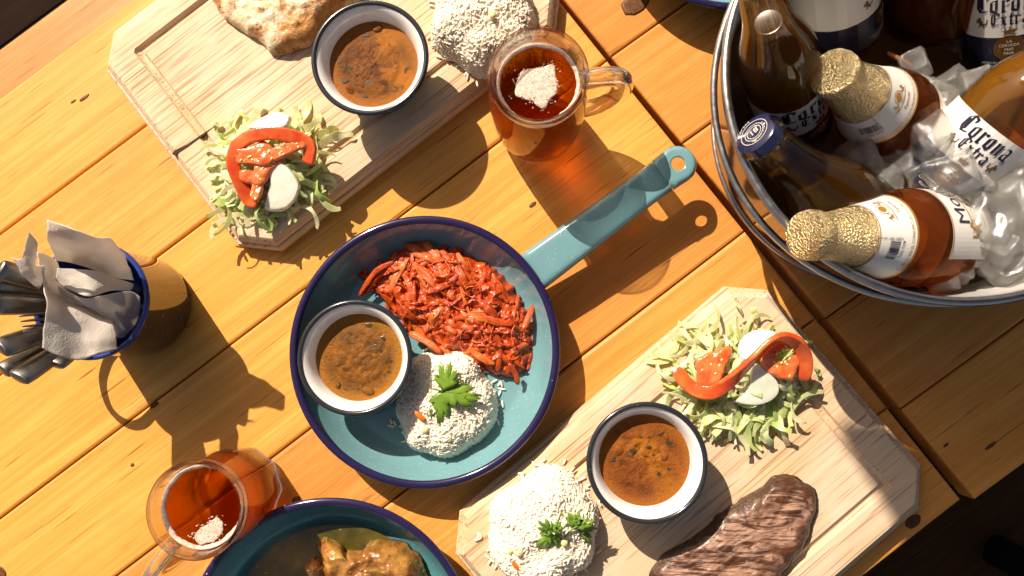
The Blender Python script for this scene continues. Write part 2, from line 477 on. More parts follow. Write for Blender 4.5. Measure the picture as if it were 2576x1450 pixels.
# the split in the end of the first board
def to_local(o, p):
    bpy.context.view_layer.update()
    return o.matrix_world.inverted() @ Vector(p)
cr = [G(432, 388, ZB), G(440, 378, ZB), G(470, 364, ZB), G(505, 340, ZB), G(548, 312, ZB), G(507, 345, ZB), G(472, 371, ZB), G(441, 391, ZB)]
crl = [to_local(B1, p) for p in cr]
obj('crack', mesh('crack', [(p.x, p.y, .0222) for p in crl] + [(p.x, p.y, .0190) for p in crl], [tuple(range(7, -1, -1))] + [(k, (k + 1) % 8, 8 + (k + 1) % 8, 8 + k) for k in range(8)], False), MAT['crack'], B1)

# ------------------------------------------------------------------ enamel pans
def pan_parts(t, floor_mat, rim_r=.111, rim_z=.0355, fr=.084):
    prof = [(.0005, .0030), (fr * .6, .0030), (fr, .0034), (fr + .006, .0052), (fr + .012, .0100), (fr + .018, .0190), (rim_r - .004, .0300), (rim_r - .001, rim_z),
            (rim_r, rim_z), (rim_r - .0024, .0296), (fr + .0196, .0183), (fr + .0138, .0090), (fr + .007, .0030), (fr, .0010), (fr * .6, .0010), (.0005, .0010)]
    v, f = lathe(prof, 112)
    obj('body', mesh('body', v, f), floor_mat, t)
    rp = []
    for k in range(12):
        a = 2 * math.pi * k / 12
        rp.append((rim_r - .0012 + .0034 * math.cos(a), rim_z + .0024 * math.sin(a)))
    rp.append(rp[0])
    v, f = lathe(rp, 112)
    obj('rim', mesh('rim', v, f), MAT['navy'], t)

def pan_handle(t, length, z0, z1, w0=.0178, w1=.0140, rr=.0160, rh=.0058):
    """channel handle along local +x with a hanging hole"""
    x0, xh = .1085, length
    v, f = [], []
    nx, ny = 14, 17
    def zc(x, y, w): return z0 + (z1 - z0) * ((x - x0) / (xh - x0)) ** .85 - .0042 * max(0.0, abs(y) / w) ** 10
    xe = xh - rr
    for i in range(nx + 1):
        x = x0 + (xe - x0) * i / nx; s = i / nx
        w_ = w0 + (w1 - w0) * s
        if i == nx: w_ = rr * .93
        if i == nx - 1: w_ = w1 * 1.03
        for j in range(ny):
            y = -w_ + 2 * w_ * j / (ny - 1); v.append((x, y, zc(x, y, w_)))
    for i in range(nx):
        for j in range(ny - 1):
            a = i * ny + j; f.append((a, a + ny, a + ny + 1, a + 1))
    b0 = len(v); n = 32; nr = 8
    for r_ in range(nr + 1):
        for k in range(n):
            an = 2 * math.pi * k / n; c, s = math.cos(an), math.sin(an)
            if c >= -1e-6: ro = rr
            else: ro = min(rr / max(abs(c), 1e-6), rr * (.93 + .07 * (1 + c)) / max(abs(s), 1e-6))
            ro = min(ro, rr * 1.4)
            q = rh + (ro - rh) * r_ / nr
            x, y = xh + q * c, q * s
            edge = (q - rh) / (rr - rh)
            v.append((x, y, z1 - .0042 * max(0.0, edge) ** 8 if c > -.2 else z1 - .0042 * min(1.0, abs(y) / (rr * .95)) ** 10))
    for r_ in range(nr):
        for k in range(n):
            k2 = (k + 1) % n
            f.append((b0 + r_ * n + k, b0 + (r_ + 1) * n + k, b0 + (r_ + 1) * n + k2, b0 + r_ * n + k2))
    o = obj('handle', mesh('handle', v, f), MAT['teal'], t)
    so = o.modifiers.new('thickness', 'SOLIDIFY'); so.thickness = .0022; so.offset = -1
    return o

pc = G(1067, 882, .0355); ph = G(1706, 412, .045)
hd = ph.xy - pc.xy
PAN = thing('enamel_pan', 'round teal pan with a long handle, filled with red shredded meat', 'pan', (pc.x, pc.y, .0002), None, math.atan2(hd.y, hd.x))
pan_parts(PAN, MAT['teal'])
pan_handle(PAN, hd.length, .0345, .045)
PZ = .0034
pc2 = G(828, 1628, .0355)
PAN2 = thing('enamel_pan', 'teal pan of oily green sauce and browned chicken beside a beer mug', 'pan', (pc2.x, pc2.y, .0002))
pan_parts(PAN2, MAT['teal_dirty'], .117, .037, .088)
pc3 = G(1848, -296, .0355)
PAN3 = thing('enamel_pan', 'navy rimmed dish casting a round shadow beside the tub', 'pan', (pc3.x, pc3.y, .0002))
pan_parts(PAN3, MAT['teal'], .111, .033, .084)

# ------------------------------------------------------------------ bowls of soup
def soup_mat(name, base, dark, oil):
    m = M(name); v = m.co()
    n1 = m.noise(v, 55, 5, .65); n2 = m.noise(v, 210, 4, .6); n3 = m.noise(v, 26, 2, .5)
    c = m.mix(m.ramp(n1, [(.36, 0.0), (.64, 1.0)]), base, dark)
    c = m.mix(m.ramp(n3, [(.55, 0.0), (.70, 1.0)]), c, oil)
    c = m.mix(m.math('MULTIPLY', m.ramp(n2, [(.58, 0.0), (.72, 1.0)]), .6), c, tuple(x * .35 for x in dark))
    c = m.mix(m.math('MULTIPLY', m.ramp(m.noise(v, 105, 3, .6, .8), [(.60, 0.0), (.68, 1.0)]), .85), c, (.030, .026, .008))
    ln = m.add('VectorMath', {0: m.co(rand=False)}, operation='LENGTH').outputs['Value']
    c = m.mix(m.math('MULTIPLY', m.ramp(m.math('ADD', ln, m.math('MULTIPLY', n1, .010)), [(.0480, 0.0), (.0515, 1.0)]), .8), c, oil)
    m.P(Base_Color=c, Roughness=m.math('MULTIPLY_ADD', n1, .2, .12), Normal=m.bump(m.noise(v, 480, 4, .7), .9, .0014), Specular_IOR_Level=.16)
    return m.m
MAT['soup_a'] = soup_mat('bean_soup_brown', (.25, .078, .010), (.105, .034, .008), (.36, .120, .012))
MAT['soup_b'] = soup_mat('bean_soup_amber', (.27, .095, .011), (.115, .046, .009), (.37, .145, .015))
MAT['soup_c'] = soup_mat('bean_soup_red', (.25, .068, .008), (.12, .030, .006), (.33, .105, .010))
MAT['herb'] = plain('wilted_herb', (.052, .036, .010), .3)

def bowl(label, slabel, px, py, rpx, zbase, H, smat, seed, pile=1.0):
    zr = zbase + H
    c = G(px, py, zr); rim = (G(px + rpx, py, zr) - c).length
    t = thing('enamel_bowl', label, 'bowl', (c.x, c.y, zbase + .0002), 'white enamel soup bowls')
    prof = [(.0005, .0026), (rim * .50, .0026), (rim * .66, .0050), (rim * .715, .013), (rim * .765, H * .60), (rim * .82, H * .83), (rim * .875, H * .93), (rim * .925, H - .0012), (rim * .965, H - .0004)]
    v, f = lathe(prof, 72); obj('inside', mesh('inside', v, f), MAT['white_enamel'], t)
    prof = [(rim * .965, H - .0008), (rim * .90, H * .90), (rim * .80, H * .62), (rim * .75, .012), (rim * .70, .0022), (rim * .62, 0), (.0005, 0)]
    v, f = lathe(prof, 72); obj('outside', mesh('outside', v, f), MAT['charcoal_enamel'], t)
    rp = [(rim * .980 + .0021 * math.cos(2 * math.pi * k / 10), H - .0007 + .0018 * math.sin(2 * math.pi * k / 10)) for k in range(11)]
    v, f = lathe(rp, 72); obj('rim', mesh('rim', v, f), MAT['charcoal_enamel'], t)
    # soup
    zs = H * .68; rs = rim * .786
    r_ = random.Random(seed); off = Vector((seed * 3.1, seed * 1.7, 0))
    v, f = [], []; seg, rg = 84, 34
    cx_, cy_ = r_.uniform(-.1, .1) * rs, r_.uniform(-.1, .1) * rs
    for i in range(rg + 1):
        rr = rs * i / rg
        for k in range(seg):
            a = 2 * math.pi * k / seg; x, y = rr * math.cos(a), rr * math.sin(a)
            d = math.hypot(x - cx_, y - cy_) / rs
            pm = max(0.0, 1 - (d / (.66 + .12 * noise.noise(Vector((x * 60, y * 60, seed))))) ** 4) ** .5 if d < .8 else 0
            pm = pm if isinstance(pm, float) else 0.0
            z = pile * .0020 * pm + pm * .0012 * fbm(Vector((x * 190, y * 190, 0)) + off, 4) + .0002 * noise.noise(Vector((x * 90, y * 90, 4)) + off)
            z *= 1 - (i / rg) ** 12
            v.append((x, y, zs + max(z, -.0012)))
    for i in range(rg):
        for k in range(seg):
            k2 = (k + 1) % seg; f.append((i * seg + k, (i + 1) * seg + k, (i + 1) * seg + k2, i * seg + k2))
    s = thing('bean_soup', slabel, 'soup', (c.x, c.y, zbase + .0002), 'soups in the enamel bowls')
    obj('broth', mesh('broth', v, f), smat, s)
    for k in range(4):
        a, q = r_.uniform(0, 6.28), rs * math.sqrt(r_.uniform(0, .70)); b = r_.uniform(.0022, .0042)
        v, f = lathe([(b, -.0012), (b * .96, .0002), (b * .75, .0011), (b * .4, .0016), (.0002, .0017)], 12)
        o = obj('bean', mesh('bean', [(x * 1.5, y, z) for x, y, z in v], f), smat, s, (q * math.cos(a), q * math.sin(a), zs + r_.uniform(-.0010, .0001) + pile * .0012 * max(0.0, 1 - q / rs))); o.rotation_euler = (r_.uniform(-.2, .2), r_.uniform(-.2, .2), r_.uniform(0, 3))
    for k in range(12):
        a, q = r_.uniform(0, 6.28), rs * math.sqrt(r_.uniform(0, .62))
        l = r_.uniform(.0012, .0046); w_ = l * r_.uniform(.25, .7); b = r_.uniform(0, 6.28)
        pts = [(l * math.cos(b + u) * (1 if i % 2 else .7), w_ * math.sin(b + u) * (1 if i % 2 else .8)) for i, u in enumerate([j * 1.047 for j in range(6)])]
        x, y = q * math.cos(a), q * math.sin(a)
        v = [(px_, py_, 0) for px_, py_ in pts] + [(px_ * .85, py_ * .85, .00010) for px_, py_ in pts]
        obj('herb_flake', mesh('herb_flake', v, [(0, 1, 7, 6), (1, 2, 8, 7), (2, 3, 9, 8), (3, 4, 10, 9), (4, 5, 11, 10), (5, 0, 6, 11), (6, 7, 8, 9, 10, 11), (5, 4, 3, 2, 1, 0)], False), MAT['herb'], s, (x, y, zs + .0003 + .0026 * r_.random() * max(0.0, 1 - (q / rs) * 1.2)))
    return t
bowl('white enamel bowl with black rim standing beside the grilled chicken', 'thick brown bean soup in the bowl beside the grilled chicken', 930, 145, 145, ZB, .047, MAT['soup_a'], 3)
bowl('white enamel bowl with black rim standing inside the teal pan', 'amber bean soup with dark herbs in the bowl inside the pan', 892, 900, 142, .0034, .047, MAT['soup_b'], 5)
bowl('white enamel bowl with black rim standing beside the steak', 'reddish bean soup with green flecks in the bowl beside the steak', 1628, 1165, 150, ZB, .047, MAT['soup_c'], 8, .5)

# ------------------------------------------------------------------ rice
MAT['rice'] = M('steamed_rice'); _m = MAT['rice']
_oi = _m.add('ObjectInfo')
_m.P(Base_Color=_m.mix(_m.noise(_m.co(rand=False), 160, 2, .5), _m.mix(_oi.outputs['Random'], (.82, .70, .52), (.90, .81, .65)), (.90, .81, .65)), Roughness=.42, Subsurface_Weight=0.0, Subsurface_Radius=(.003, .0026, .002), Subsurface_Scale=1.8)
MAT['rice'] = _m.m
MAT['carrot'] = plain('cooked_carrot', (.72, .17, .012), .35, Subsurface_Weight=.2, Subsurface_Scale=.003)
MAT['corn'] = plain('corn_kernel', (.82, .66, .30), .35, Subsurface_Weight=.2, Subsurface_Scale=.003)

def grain_verts(L, r):
    v, f = [], []
    prof = [(-.5, .25), (-.38, .75), (-.1, 1.0), (.2, .95), (.42, .62), (.5, .2)]
    for x, k in prof:
        for j in range(6):
            a = 1.047 * j; v.append(Vector((x * L, r * k * math.cos(a), r * k * .85 * math.sin(a) + .12 * L * x * x)))
    for i in range(5):
        for j in range(6):
            j2 = (j + 1) % 6; f.append((i * 6 + j, i * 6 + j2, i * 6 + 6 + j2, i * 6 + 6 + j))
    f.append((5, 4, 3, 2, 1, 0)); f.append((30, 31, 32, 33, 34, 35))
    return v, f
GRAINS = [mesh('rice_grain', *grain_verts(l, r)) for l, r in ((.0060, .00104), (.0053, .00110), (.0067, .00100))]

def rice_mound(label, px, py, rpx, zb, H, seed, extras, loose=()):
    rr = random.Random(seed)
    c = G(px, py, zb + H * .35); c.z = zb
    rad = (G(px + rpx, py, zb + H * .35) - G(px, py, zb + H * .35)).length
    t = thing('rice_mound', label, 'rice', (c.x, c.y, zb), 'mounds of white rice')
    def lump(a): return 1 + .18 * noise.noise(Vector((math.cos(a) * 1.6, math.sin(a) * 1.6, seed)))
    def surf(u, a):
        # u 0 top .. 1 foot
        if u < .62:
            q = u / .62; r = rad * .86 * math.sin(q * 1.35) / math.sin(1.35); z = H * (.52 + .46 * math.cos(q * 1.5))
        else:
            q = (u - .62) / .38; r = rad * (.86 + .12 * q); z = H * (.55 * (1 - q)) + .001
        p = Vector((r * lump(a) * math.cos(a), r * lump(a) * math.sin(a), z))
        p.z *= 1 + .20 * noise.noise(Vector((p.x * 48, p.y * 48, seed)))
        return p
    # packed rice just under the outer grains
    v, f = [], []; nu, na = 22, 56
    for i in range(nu + 1):
        for k in range(na):
            p = surf(max(i / nu, .004), 2 * math.pi * k / na); d = (p - Vector((0, 0, -H * .3))).normalized(); p = p - d * .0007
            p.z = max(p.z, 0.0) if i < nu else 0.0; v.append(p)
    f = [(i * na + k, (i + 1) * na + k, (i + 1) * na + (k + 1) % na, i * na + (k + 1) % na) for i in range(nu) for k in range(na)]
    f.append(tuple(range(na)))
    obj('core', mesh('core', v, f), MAT['rice'], t)
    big_v, big_f = [], []
    n_ind, n_all = 260, 4200
    for i in range(n_all):
        u = math.sqrt(rr.random()) if i >= n_ind else math.sqrt(rr.random()) * .97
        a = rr.uniform(0, 2 * math.pi)
        p = surf(u, a)
        nrm = (p - Vector((0, 0, -H * .3))).normalized()
        p = p + nrm * (rr.uniform(-.0007, .0003) if i >= n_ind else rr.uniform(.0000, .0008))
        d = Vector((rr.gauss(0, 1), rr.gauss(0, 1), rr.gauss(0, .7)))
        d = (d - nrm * d.dot(nrm) * rr.uniform(.7, 1.0)).normalized()
        q = d.to_track_quat('X', 'Z') @ Quaternion((1, 0, 0), rr.uniform(0, 6.28))
        p.z = max(p.z, .0010)
        if i < n_ind:
            o = obj('rice_grain', GRAINS[i % 3], MAT['rice'], t, p); o.rotation_mode = 'QUATERNION'; o.rotation_quaternion = q
        else:
            b = len(big_v); me = GRAINS[i % 3]
            big_v += [p + q @ w_.co for w_ in me.vertices]
            big_f += [tuple(b + k for k in pl.vertices) for pl in me.polygons]
    tag(obj('rice_grains', mesh('rice_grains', big_v, big_f), MAT['rice'], t), kind='stuff')
    for (ex, ey, kind, an) in extras:
        # garnish bits sit on the surface: walk down the dome until the view ray meets it
        for zz in [zb + H - .0005 * k for k in range(int(H / .0005))]:
            g = G(ex, ey, zz); l = g - Vector((c.x, c.y, zb)); rh = math.hypot(l.x, l.y)
            zs = H * (1 - (min(rh / rad, 1)) ** 2.6) ** .62
            if l.z <= zs + .0008: break
        if kind == 'carrot':
            pth = [Vector((-.005, 0, 0)), Vector((-.002, 0, .0006)), Vector((.002, 0, .0006)), Vector((.005, 0, 0))]; v, f = tube(pth, [.0018, .0023, .0023, .0018], 8)
            o = obj('carrot_piece', mesh('carrot_piece', v, f, True, 50), MAT['carrot'], t, l)
        else:
            v, f = lathe([(.0012, -.0016), (.0026, -.0008), (.0030, .0010), (.0018, .0024), (.0003, .0026)], 9, True)
            o = obj('corn_kernel', mesh('corn_kernel', v, f), MAT['corn'], t, l)
        o.rotation_euler = (rr.uniform(-.4, .4), rr.uniform(-.4, .4), an)
    for k in range(26):
        a = rr.uniform(0, 6.283); q = rad * lump(a) * rr.uniform(1.0, 1.10 if k < 20 else 1.22)
        o = obj('rice_grain', GRAINS[k % 3], MAT['rice'], t, (q * math.cos(a), q * math.sin(a), .0011)); o.rotation_euler = (0, rr.uniform(-.2, .2), rr.uniform(0, 3.14))
    for (lx, ly) in loose:
        g = G(lx, ly, zb)
        for k in range(3):
            o = obj('rice_grain', GRAINS[k], MAT['rice'], t, g - Vector((c.x, c.y, zb)) + Vector((rr.uniform(-.003, .003), rr.uniform(-.003, .003), .0012)))
            o.rotation_euler = (0, 0, rr.uniform(0, 3))
    return t
rice_mound('mound of white rice on the board with the chicken', 1214, 42, 136, ZB, .031, 21, [(1222, 130, 'carrot', .4), (1292, 72, 'corn', .3), (1305, 118, 'corn', 1.2), (1240, 40, 'corn', 1.2)])
rice_mound('mound of white rice topped by one flat cilantro leaf in the pan', 1112, 1018, 132, PZ, .030, 22, [(1056, 1046, 'carrot', 2.4), (1048, 925, 'carrot', .2), (1130, 1105, 'corn', .3), (1070, 1082, 'corn', .9)], loose=[(1262, 972), (1256, 1024), (992, 1063), (1178, 905)])
rice_mound('mound of white rice with curled cilantro on the board with the steak', 1366, 1338, 146, ZB, .033, 23, [(1301, 1424, 'carrot', -.8), (1305, 1392, 'corn', .5), (1284, 1386, 'corn', 1.5), (1420, 1366, 'corn', .5)], loose=[(1213, 1352), (1318, 1205), (1243, 1270)])

# ------------------------------------------------------------------ red shredded meat
m = M('red_adobo_sauce'); v_ = m.co(rand=False)
n1 = m.noise(v_, 70, 5, .65); n2 = m.noise(v_, 300, 4, .6); n3 = m.noise(m.co((.3, 1, 1), (0, 0, .6), False), 200, 3, .6)
c_ = m.mix(m.ramp(n1, [(.30, 0.0), (.66, 1.0)]), (.30, .020, .005), (.60, .070, .008))
c_ = m.mix(m.math('MULTIPLY', m.ramp(n3, [(.50, 0.0), (.74, 1.0)]), .6), c_, (.72, .17, .028))
c_ = m.mix(m.math('MULTIPLY', m.ramp(m.noise(v_, 160, 3, .6), [(.62, 0.0), (.74, 1.0)]), .5), c_, (.10, .012, .006))
m.P(Base_Color=c_, Roughness=m.math('MULTIPLY_ADD', n1, .4, .10), Normal=m.bump(m.math('ADD', n2, n3), .6, .0016), Coat_Weight=.2, Coat_Roughness=.12)
MAT['adobo'] = m.m
m = M('sauced_meat_fibre'); v_ = m.co()
n1 = m.noise(m.co((.12, 1, 1)), 700, 3, .6); n2 = m.noise(v_, 120, 3, .6)
c_ = m.mix(m.ramp(n2, [(.34, 0.0), (.68, 1.0)]), (.36, .024, .005), (.66, .095, .012))
oi = m.add('ObjectInfo'); c_ = m.mix(m.math('MULTIPLY', m.ramp(oi.outputs['Random'], [(.55, 0.0), (1.0, 1.0)]), .6), c_, (.70, .22, .05)); c_ = m.mix(m.math('MULTIPLY', m.ramp(oi.outputs['Random'], [(.0, 1.0), (.3, 0.0)]), .6), c_, (.20, .016, .006))
m.P(Base_Color=m.mix(m.math('MULTIPLY', n1, .5), c_, (.58, .10, .015)), Roughness=.36, Normal=m.bump(n1, .9, .0012), Specular_IOR_Level=.4, Coat_Weight=.12, Coat_Roughness=.15)
MAT['fibre'] = m.m
outl = [(925, 700), (960, 655), (1015, 622), (1056, 612), (1140, 632), (1212, 655), (1270, 700), (1305, 748), (1330, 800), (1343, 850), (1335, 900), (1312, 938), (1265, 945), (1212, 930), (1160, 900), (1090, 868), (1035, 832), (1000, 805), (975, 765), (935, 735)]
zmid = PZ + .012
pts = [G(x, y, zmid) for x, y in outl]
MT = thing('shredded_meat', 'glossy red heap of shredded meat in adobo sauce in the teal pan', 'meat', (pts[0] + (pts[10] - pts[0]) * .5).xy.to_3d() + Vector((0, 0, PZ)))
def mfn(x, y, t):
    a = Vector((x * 85, y * 85, 1.0)); r1 = 1 - abs(noise.noise(a)) * 2
    b = Vector((x * 200, y * 200, 5.0)); r2 = 1 - abs(noise.noise(b)) * 2
    w_ = 2.2 * noise.noise(Vector((x * 28, y * 28, 4.0))); ca, sa = math.cos(w_), math.sin(w_)
    u, q = x * ca + y * sa, -x * sa + y * ca
    r3 = 1 - abs(noise.noise(Vector((u * 60, q * 330, 9.0)))) * 2
    r4 = 1 - abs(noise.noise(Vector((u * 110, q * 600, 3.0)))) * 2
    return (.0048 * r1 + .0012 * r2 + .0012 * r3 + .0003 * r4) * (1 - t ** 6)
v, f, c = blob(pts, PZ, .0130, 90, 300, p=3.2, amp=.0045, nsc=45, edge=.005, fn=mfn)
meat_me = mesh('sauce_mass', local(v, MT.location), f)
obj('sauce_mass', meat_me, MAT['adobo'], MT)
from mathutils.bvhtree import BVHTree
bvh = BVHTree.FromPolygons([Vector(a) for a in v], f)
rr = random.Random(5)
poly = [(p.x, p.y) for p in pts]
def inside(x, y, poly):
    r = False; n = len(poly)
    for i in range(n):
        a, b = poly[i], poly[(i + 1) % n]
        if (a[1] > y) != (b[1] > y) and x < (b[0] - a[0]) * (y - a[1]) / (b[1] - a[1]) + a[0]: r = not r
    return r
bx0, bx1 = min(p[0] for p in poly), max(p[0] for p in poly); by0, by1 = min(p[1] for p in poly), max(p[1] for p in poly)
def chunk(P, W, seed, name='meat_chunk', flat=.62, ridg=.30, taper=.5):
    """a torn lump of meat: a swollen strip whose surface is split into lengthwise fibres"""
    P = smooth_path(P, 4); m_ = len(P); seg = 16; v2 = []; N = None
    for i, p in enumerate(P):
        t = (P[min(i + 1, m_ - 1)] - P[max(i - 1, 0)]).normalized()
        N = Vector((0, 0, 1)) if N is None else N
        N = (N - t * N.dot(t)).normalized(); B = t.cross(N); s = i / (m_ - 1)
        env = (math.sin(math.pi * (.04 + .92 * s))) ** taper * (1 + .25 * noise.noise(Vector((s * 4, seed, 0))))
        for k in range(seg):
            a = 2 * math.pi * k / seg
            r = W * env * (1 + ridg * noise.noise(Vector((math.cos(a) * 2.4 + seed, math.sin(a) * 2.4, s * 2.5))) + ridg * .6 * noise.noise(Vector((math.cos(a) * 5 + seed, math.sin(a) * 5, s * 4))))
            v2.append(p + B * math.cos(a) * r + N * math.sin(a) * r * flat)
    f2 = [(i * seg + k, i * seg + (k + 1) % seg, (i + 1) * seg + (k + 1) % seg, (i + 1) * seg + k) for i in range(m_ - 1) for k in range(seg)]
    f2.append(tuple(reversed(range(seg)))); f2.append(tuple(range((m_ - 1) * seg, m_ * seg)))
    cc = sum(P, Vector()) / m_
    d = P[-1] - P[0]; q = Quaternion((0, 0, 1), math.atan2(d.y, d.x)); qi = q.inverted()
    o = obj(name, mesh(name, [qi @ (a - cc) for a in v2], f2), MAT['fibre'], MT, cc - MT.location)
    o.rotation_mode = 'QUATERNION'; o.rotation_quaternion = q
    return o
def ride(x, y, L, ang, bend, n, lift, flatten=.5):
    P = []; a = ang - bend / 2; px_, py_ = x - L / 2 * math.cos(ang), y - L / 2 * math.sin(ang)
    for i in range(n):
        hit = bvh.ray_cast(Vector((px_, py_, .2)), Vector((0, 0, -1)))
        P.append(Vector((px_, py_, hit[0].z if hit[0] else PZ + .001)))
        a += bend / n; px_ += L / (n - 1) * math.cos(a); py_ += L / (n - 1) * math.sin(a)
    av = sum(p.z for p in P) / n
    for p in P: p.z = max(p.z * (1 - flatten) + av * flatten + lift, PZ + .0006)
    return P
cnt = 0
while cnt < 95:
    x, y = rr.uniform(bx0, bx1), rr.uniform(by0, by1)
    if not inside(x, y, poly): continue
    L = rr.uniform(.014, .034); ang = rr.gauss(-.75, .5) if rr.random() < .7 else rr.uniform(0, 3.14)
    P = ride(x, y, L, ang, rr.uniform(-1.2, 1.2), 5, rr.uniform(-.0012, .0012)); chunk(P, rr.uniform(.0016, .0042), cnt * 3.7, 'meat_chunk', .6, .45); cnt += 1
cnt = 0
while cnt < 60:
    x, y = rr.uniform(bx0, bx1), rr.uniform(by0, by1)
    if not inside(x, y, poly): continue
    P = ride(x, y, rr.uniform(.006, .018), rr.gauss(-.7, .9), rr.uniform(-2.0, 2.0), 6, rr.uniform(.0008, .0032), .3); m_ = len(P)
    P[0].z -= .0012; P[-1].z += rr.uniform(-.0012, .0015)
    v2, f2 = tube(smooth_path(P, 2), [.00035 + .00055 * rr.random() for i in range(2 * m_ - 1)], 5, .8); cc = sum(P, Vector()) / m_
    obj('meat_shred', mesh('meat_shred', local(v2, cc), f2), MAT['fibre'], MT, cc - MT.location); cnt += 1
for pth, wd in (([(905, 745), (925, 712), (950, 680), (990, 660)], .0034), ([(917, 738), (945, 700), (975, 672)], .003), ([(1303, 968), (1297, 940), (1280, 915)], .0028), ([(1340, 770), (1330, 800), (1316, 830)], .003), ([(1075, 690), (1100, 715), (1122, 735)], .0036), ([(1030, 838), (1075, 862), (1110, 888)], .0038), ([(1105, 872), (1150, 905), (1190, 925)], .0036)):
    P = smooth_path([G(x, y, PZ + .010 + .004 * i) for i, (x, y) in enumerate(pth)], 3); m_ = len(P)
    chunk(P[::3], wd * .85, wd * 9000, 'meat_chunk', .55, .35, .35)

# ------------------------------------------------------------------ steak and grilled chicken
STK = [(1954, 1203), (1989, 1200), (2025, 1214), (2055, 1236), (2064, 1268), (2062, 1295), (2047, 1343), (2029, 1383), (2003, 1411), (1976, 1449), (1935, 1500), (1860, 1545), (1770, 1560), (1690, 1535), (1645, 1490), (1640, 1446), (1671, 1405), (1695, 1388), (1739, 1364), (1781, 1336), (1805, 1308), (1838, 1284), (1886, 1252), (1925, 1231), (1939, 1216)]
m = M('seared_beef'); an = R(-33)
fv = m.co((.13, 1, 1), (0, 0, an), False); fv2 = m.co((.25, 1, 1), (0, 0, R(-40)), False)
n1 = m.noise(fv, 120, 5, .66, 1.6); n2 = m.noise(m.co(rand=False), 40, 4, .6); n3 = m.noise(fv2, 420, 3, .6)
c_ = m.mix(m.ramp(n1, [(.44, 0.0), (.56, 1.0)]), (.40, .225, .150), (.085, .030, .012))
c_ = m.mix(m.math('MULTIPLY', m.ramp(n2, [(.50, 0.0), (.66, 1.0)]), .80), c_, (.11, .036, .012))
c_ = m.mix(m.math('MULTIPLY', m.ramp(m.noise(m.co(rand=False), 95, 3, .6), [(.64, 0.0), (.72, 1.0)]), .8), c_, (.018, .009, .005))
at = m.add('Attribute', attribute_name='crust').outputs['Fac']
ek = m.math('MULTIPLY', m.ramp(m.math('ADD', at, m.math('MULTIPLY', m.math('SUBTRACT', m.noise(m.co(rand=False), 60, 4, .65), .5), .7)), [(.80, 0.0), (.95, 1.0)]), .85)
c_ = m.mix(ek, c_, (.045, .018, .008))
MAT['steak'] = m.m
m.P(Base_Color=c_, Roughness=m.math('MULTIPLY_ADD', n3, .5, .15), Normal=m.bump(m.math('ADD', n1, m.math('MULTIPLY', n3, .5)), .9, .0018), Coat_Weight=.22, Coat_Roughness=.25)

pts = [G(x, y, ZB + .010) for x, y in STK]
def sfn(x, y, t):
    u = x * math.cos(R(35)) + y * math.sin(R(35)); w_ = -x * math.sin(R(35)) + y * math.cos(R(35))
    w2 = w_ + .012 * noise.noise(Vector((u * 22, w_ * 22, 0)))
    return (.0005 * noise.noise(Vector((u * 60, w2 * 330, 2))) + .0008 * noise.noise(Vector((u * 45, w2 * 140, 7))) + .0014 * noise.noise(Vector((x * 90, y * 90, 3)))) * (1 - t ** 12)
v, f, c = blob(pts, ZB, .0140, 54, 200, p=5, amp=.0022, nsc=38, edge=.0018, fn=sfn)
c.z = ZB; o = obj('steak', edge_attr(mesh('steak', local(v, c), f), 200, 54), MAT['steak'], None, c)
tag(o, 'seared brown beef steak with coarse fibres on a cutting board', 'steak')
m = M('grilled_chicken'); v_ = m.co(rand=False)
n1 = m.noise(v_, 34, 4, .6); n2 = m.noise(v_, 90, 4, .65); n3 = m.noise(v_, 400, 3, .6); n4 = m.noise(m.co((.3, 1, 1), (0, 0, .9), False), 120, 3, .6)
c_ = m.mix(m.ramp(n4, [(.35, 0.0), (.7, 1.0)]), (.88, .73, .50), (.78, .56, .30))
c_ = m.mix(m.math('MULTIPLY', m.ramp(n1, [(.43, 0.0), (.56, 1.0)]), .9), c_, (.48, .19, .035))
c_ = m.mix(m.math('MULTIPLY', m.ramp(n2, [(.58, 0.0), (.70, 1.0)]), .85), c_, (.20, .068, .016))
c_ = m.mix(m.ramp(m.noise(v_, 150, 3, .6), [(.64, 0.0), (.69, 1.0)]), c_, (.03, .013, .006))
at = m.add('Attribute', attribute_name='crust').outputs['Fac']
c_ = m.mix(m.math('MULTIPLY', m.ramp(m.math('ADD', at, m.math('MULTIPLY', m.math('SUBTRACT', n2, .5), .8)), [(.88, 0.0), (1.0, 1.0)]), .55), c_, (.30, .11, .025))
m.P(Base_Color=c_, Roughness=m.math('MULTIPLY_ADD', n3, .35, .18), Normal=m.bump(m.math('ADD', n3, n2), .7, .0015), Specular_IOR_Level=.3, Coat_Weight=.1, Coat_Roughness=.12)
MAT['chicken'] = m.m
CHK = [(527, -8), (538, 7), (555, 37), (575, 52), (601, 69), (624, 82), (642, 95), (659, 108), (679, 128), (709, 130), (744, 119), (776, 106), (794, 82), (807, 56), (828, 33), (870, 9), (915, -20), (915, -75), (860, -130), (720, -165), (590, -130), (515, -60)]
v, f, c = blob([G(x, y, ZB + .008) for x, y in CHK], ZB, .015, 44, 150, p=5, amp=.003, nsc=40, edge=.002,
               fn=lambda x, y, t: .0014 * noise.noise(Vector((x * 150, y * 150, 1))))
c.z = ZB; o = obj('grilled_chicken', edge_attr(mesh('grilled_chicken', local(v, c), f), 150, 44), MAT['chicken'], None, c)
tag(o, 'golden grilled chicken breast with char spots on a cutting board', 'chicken')

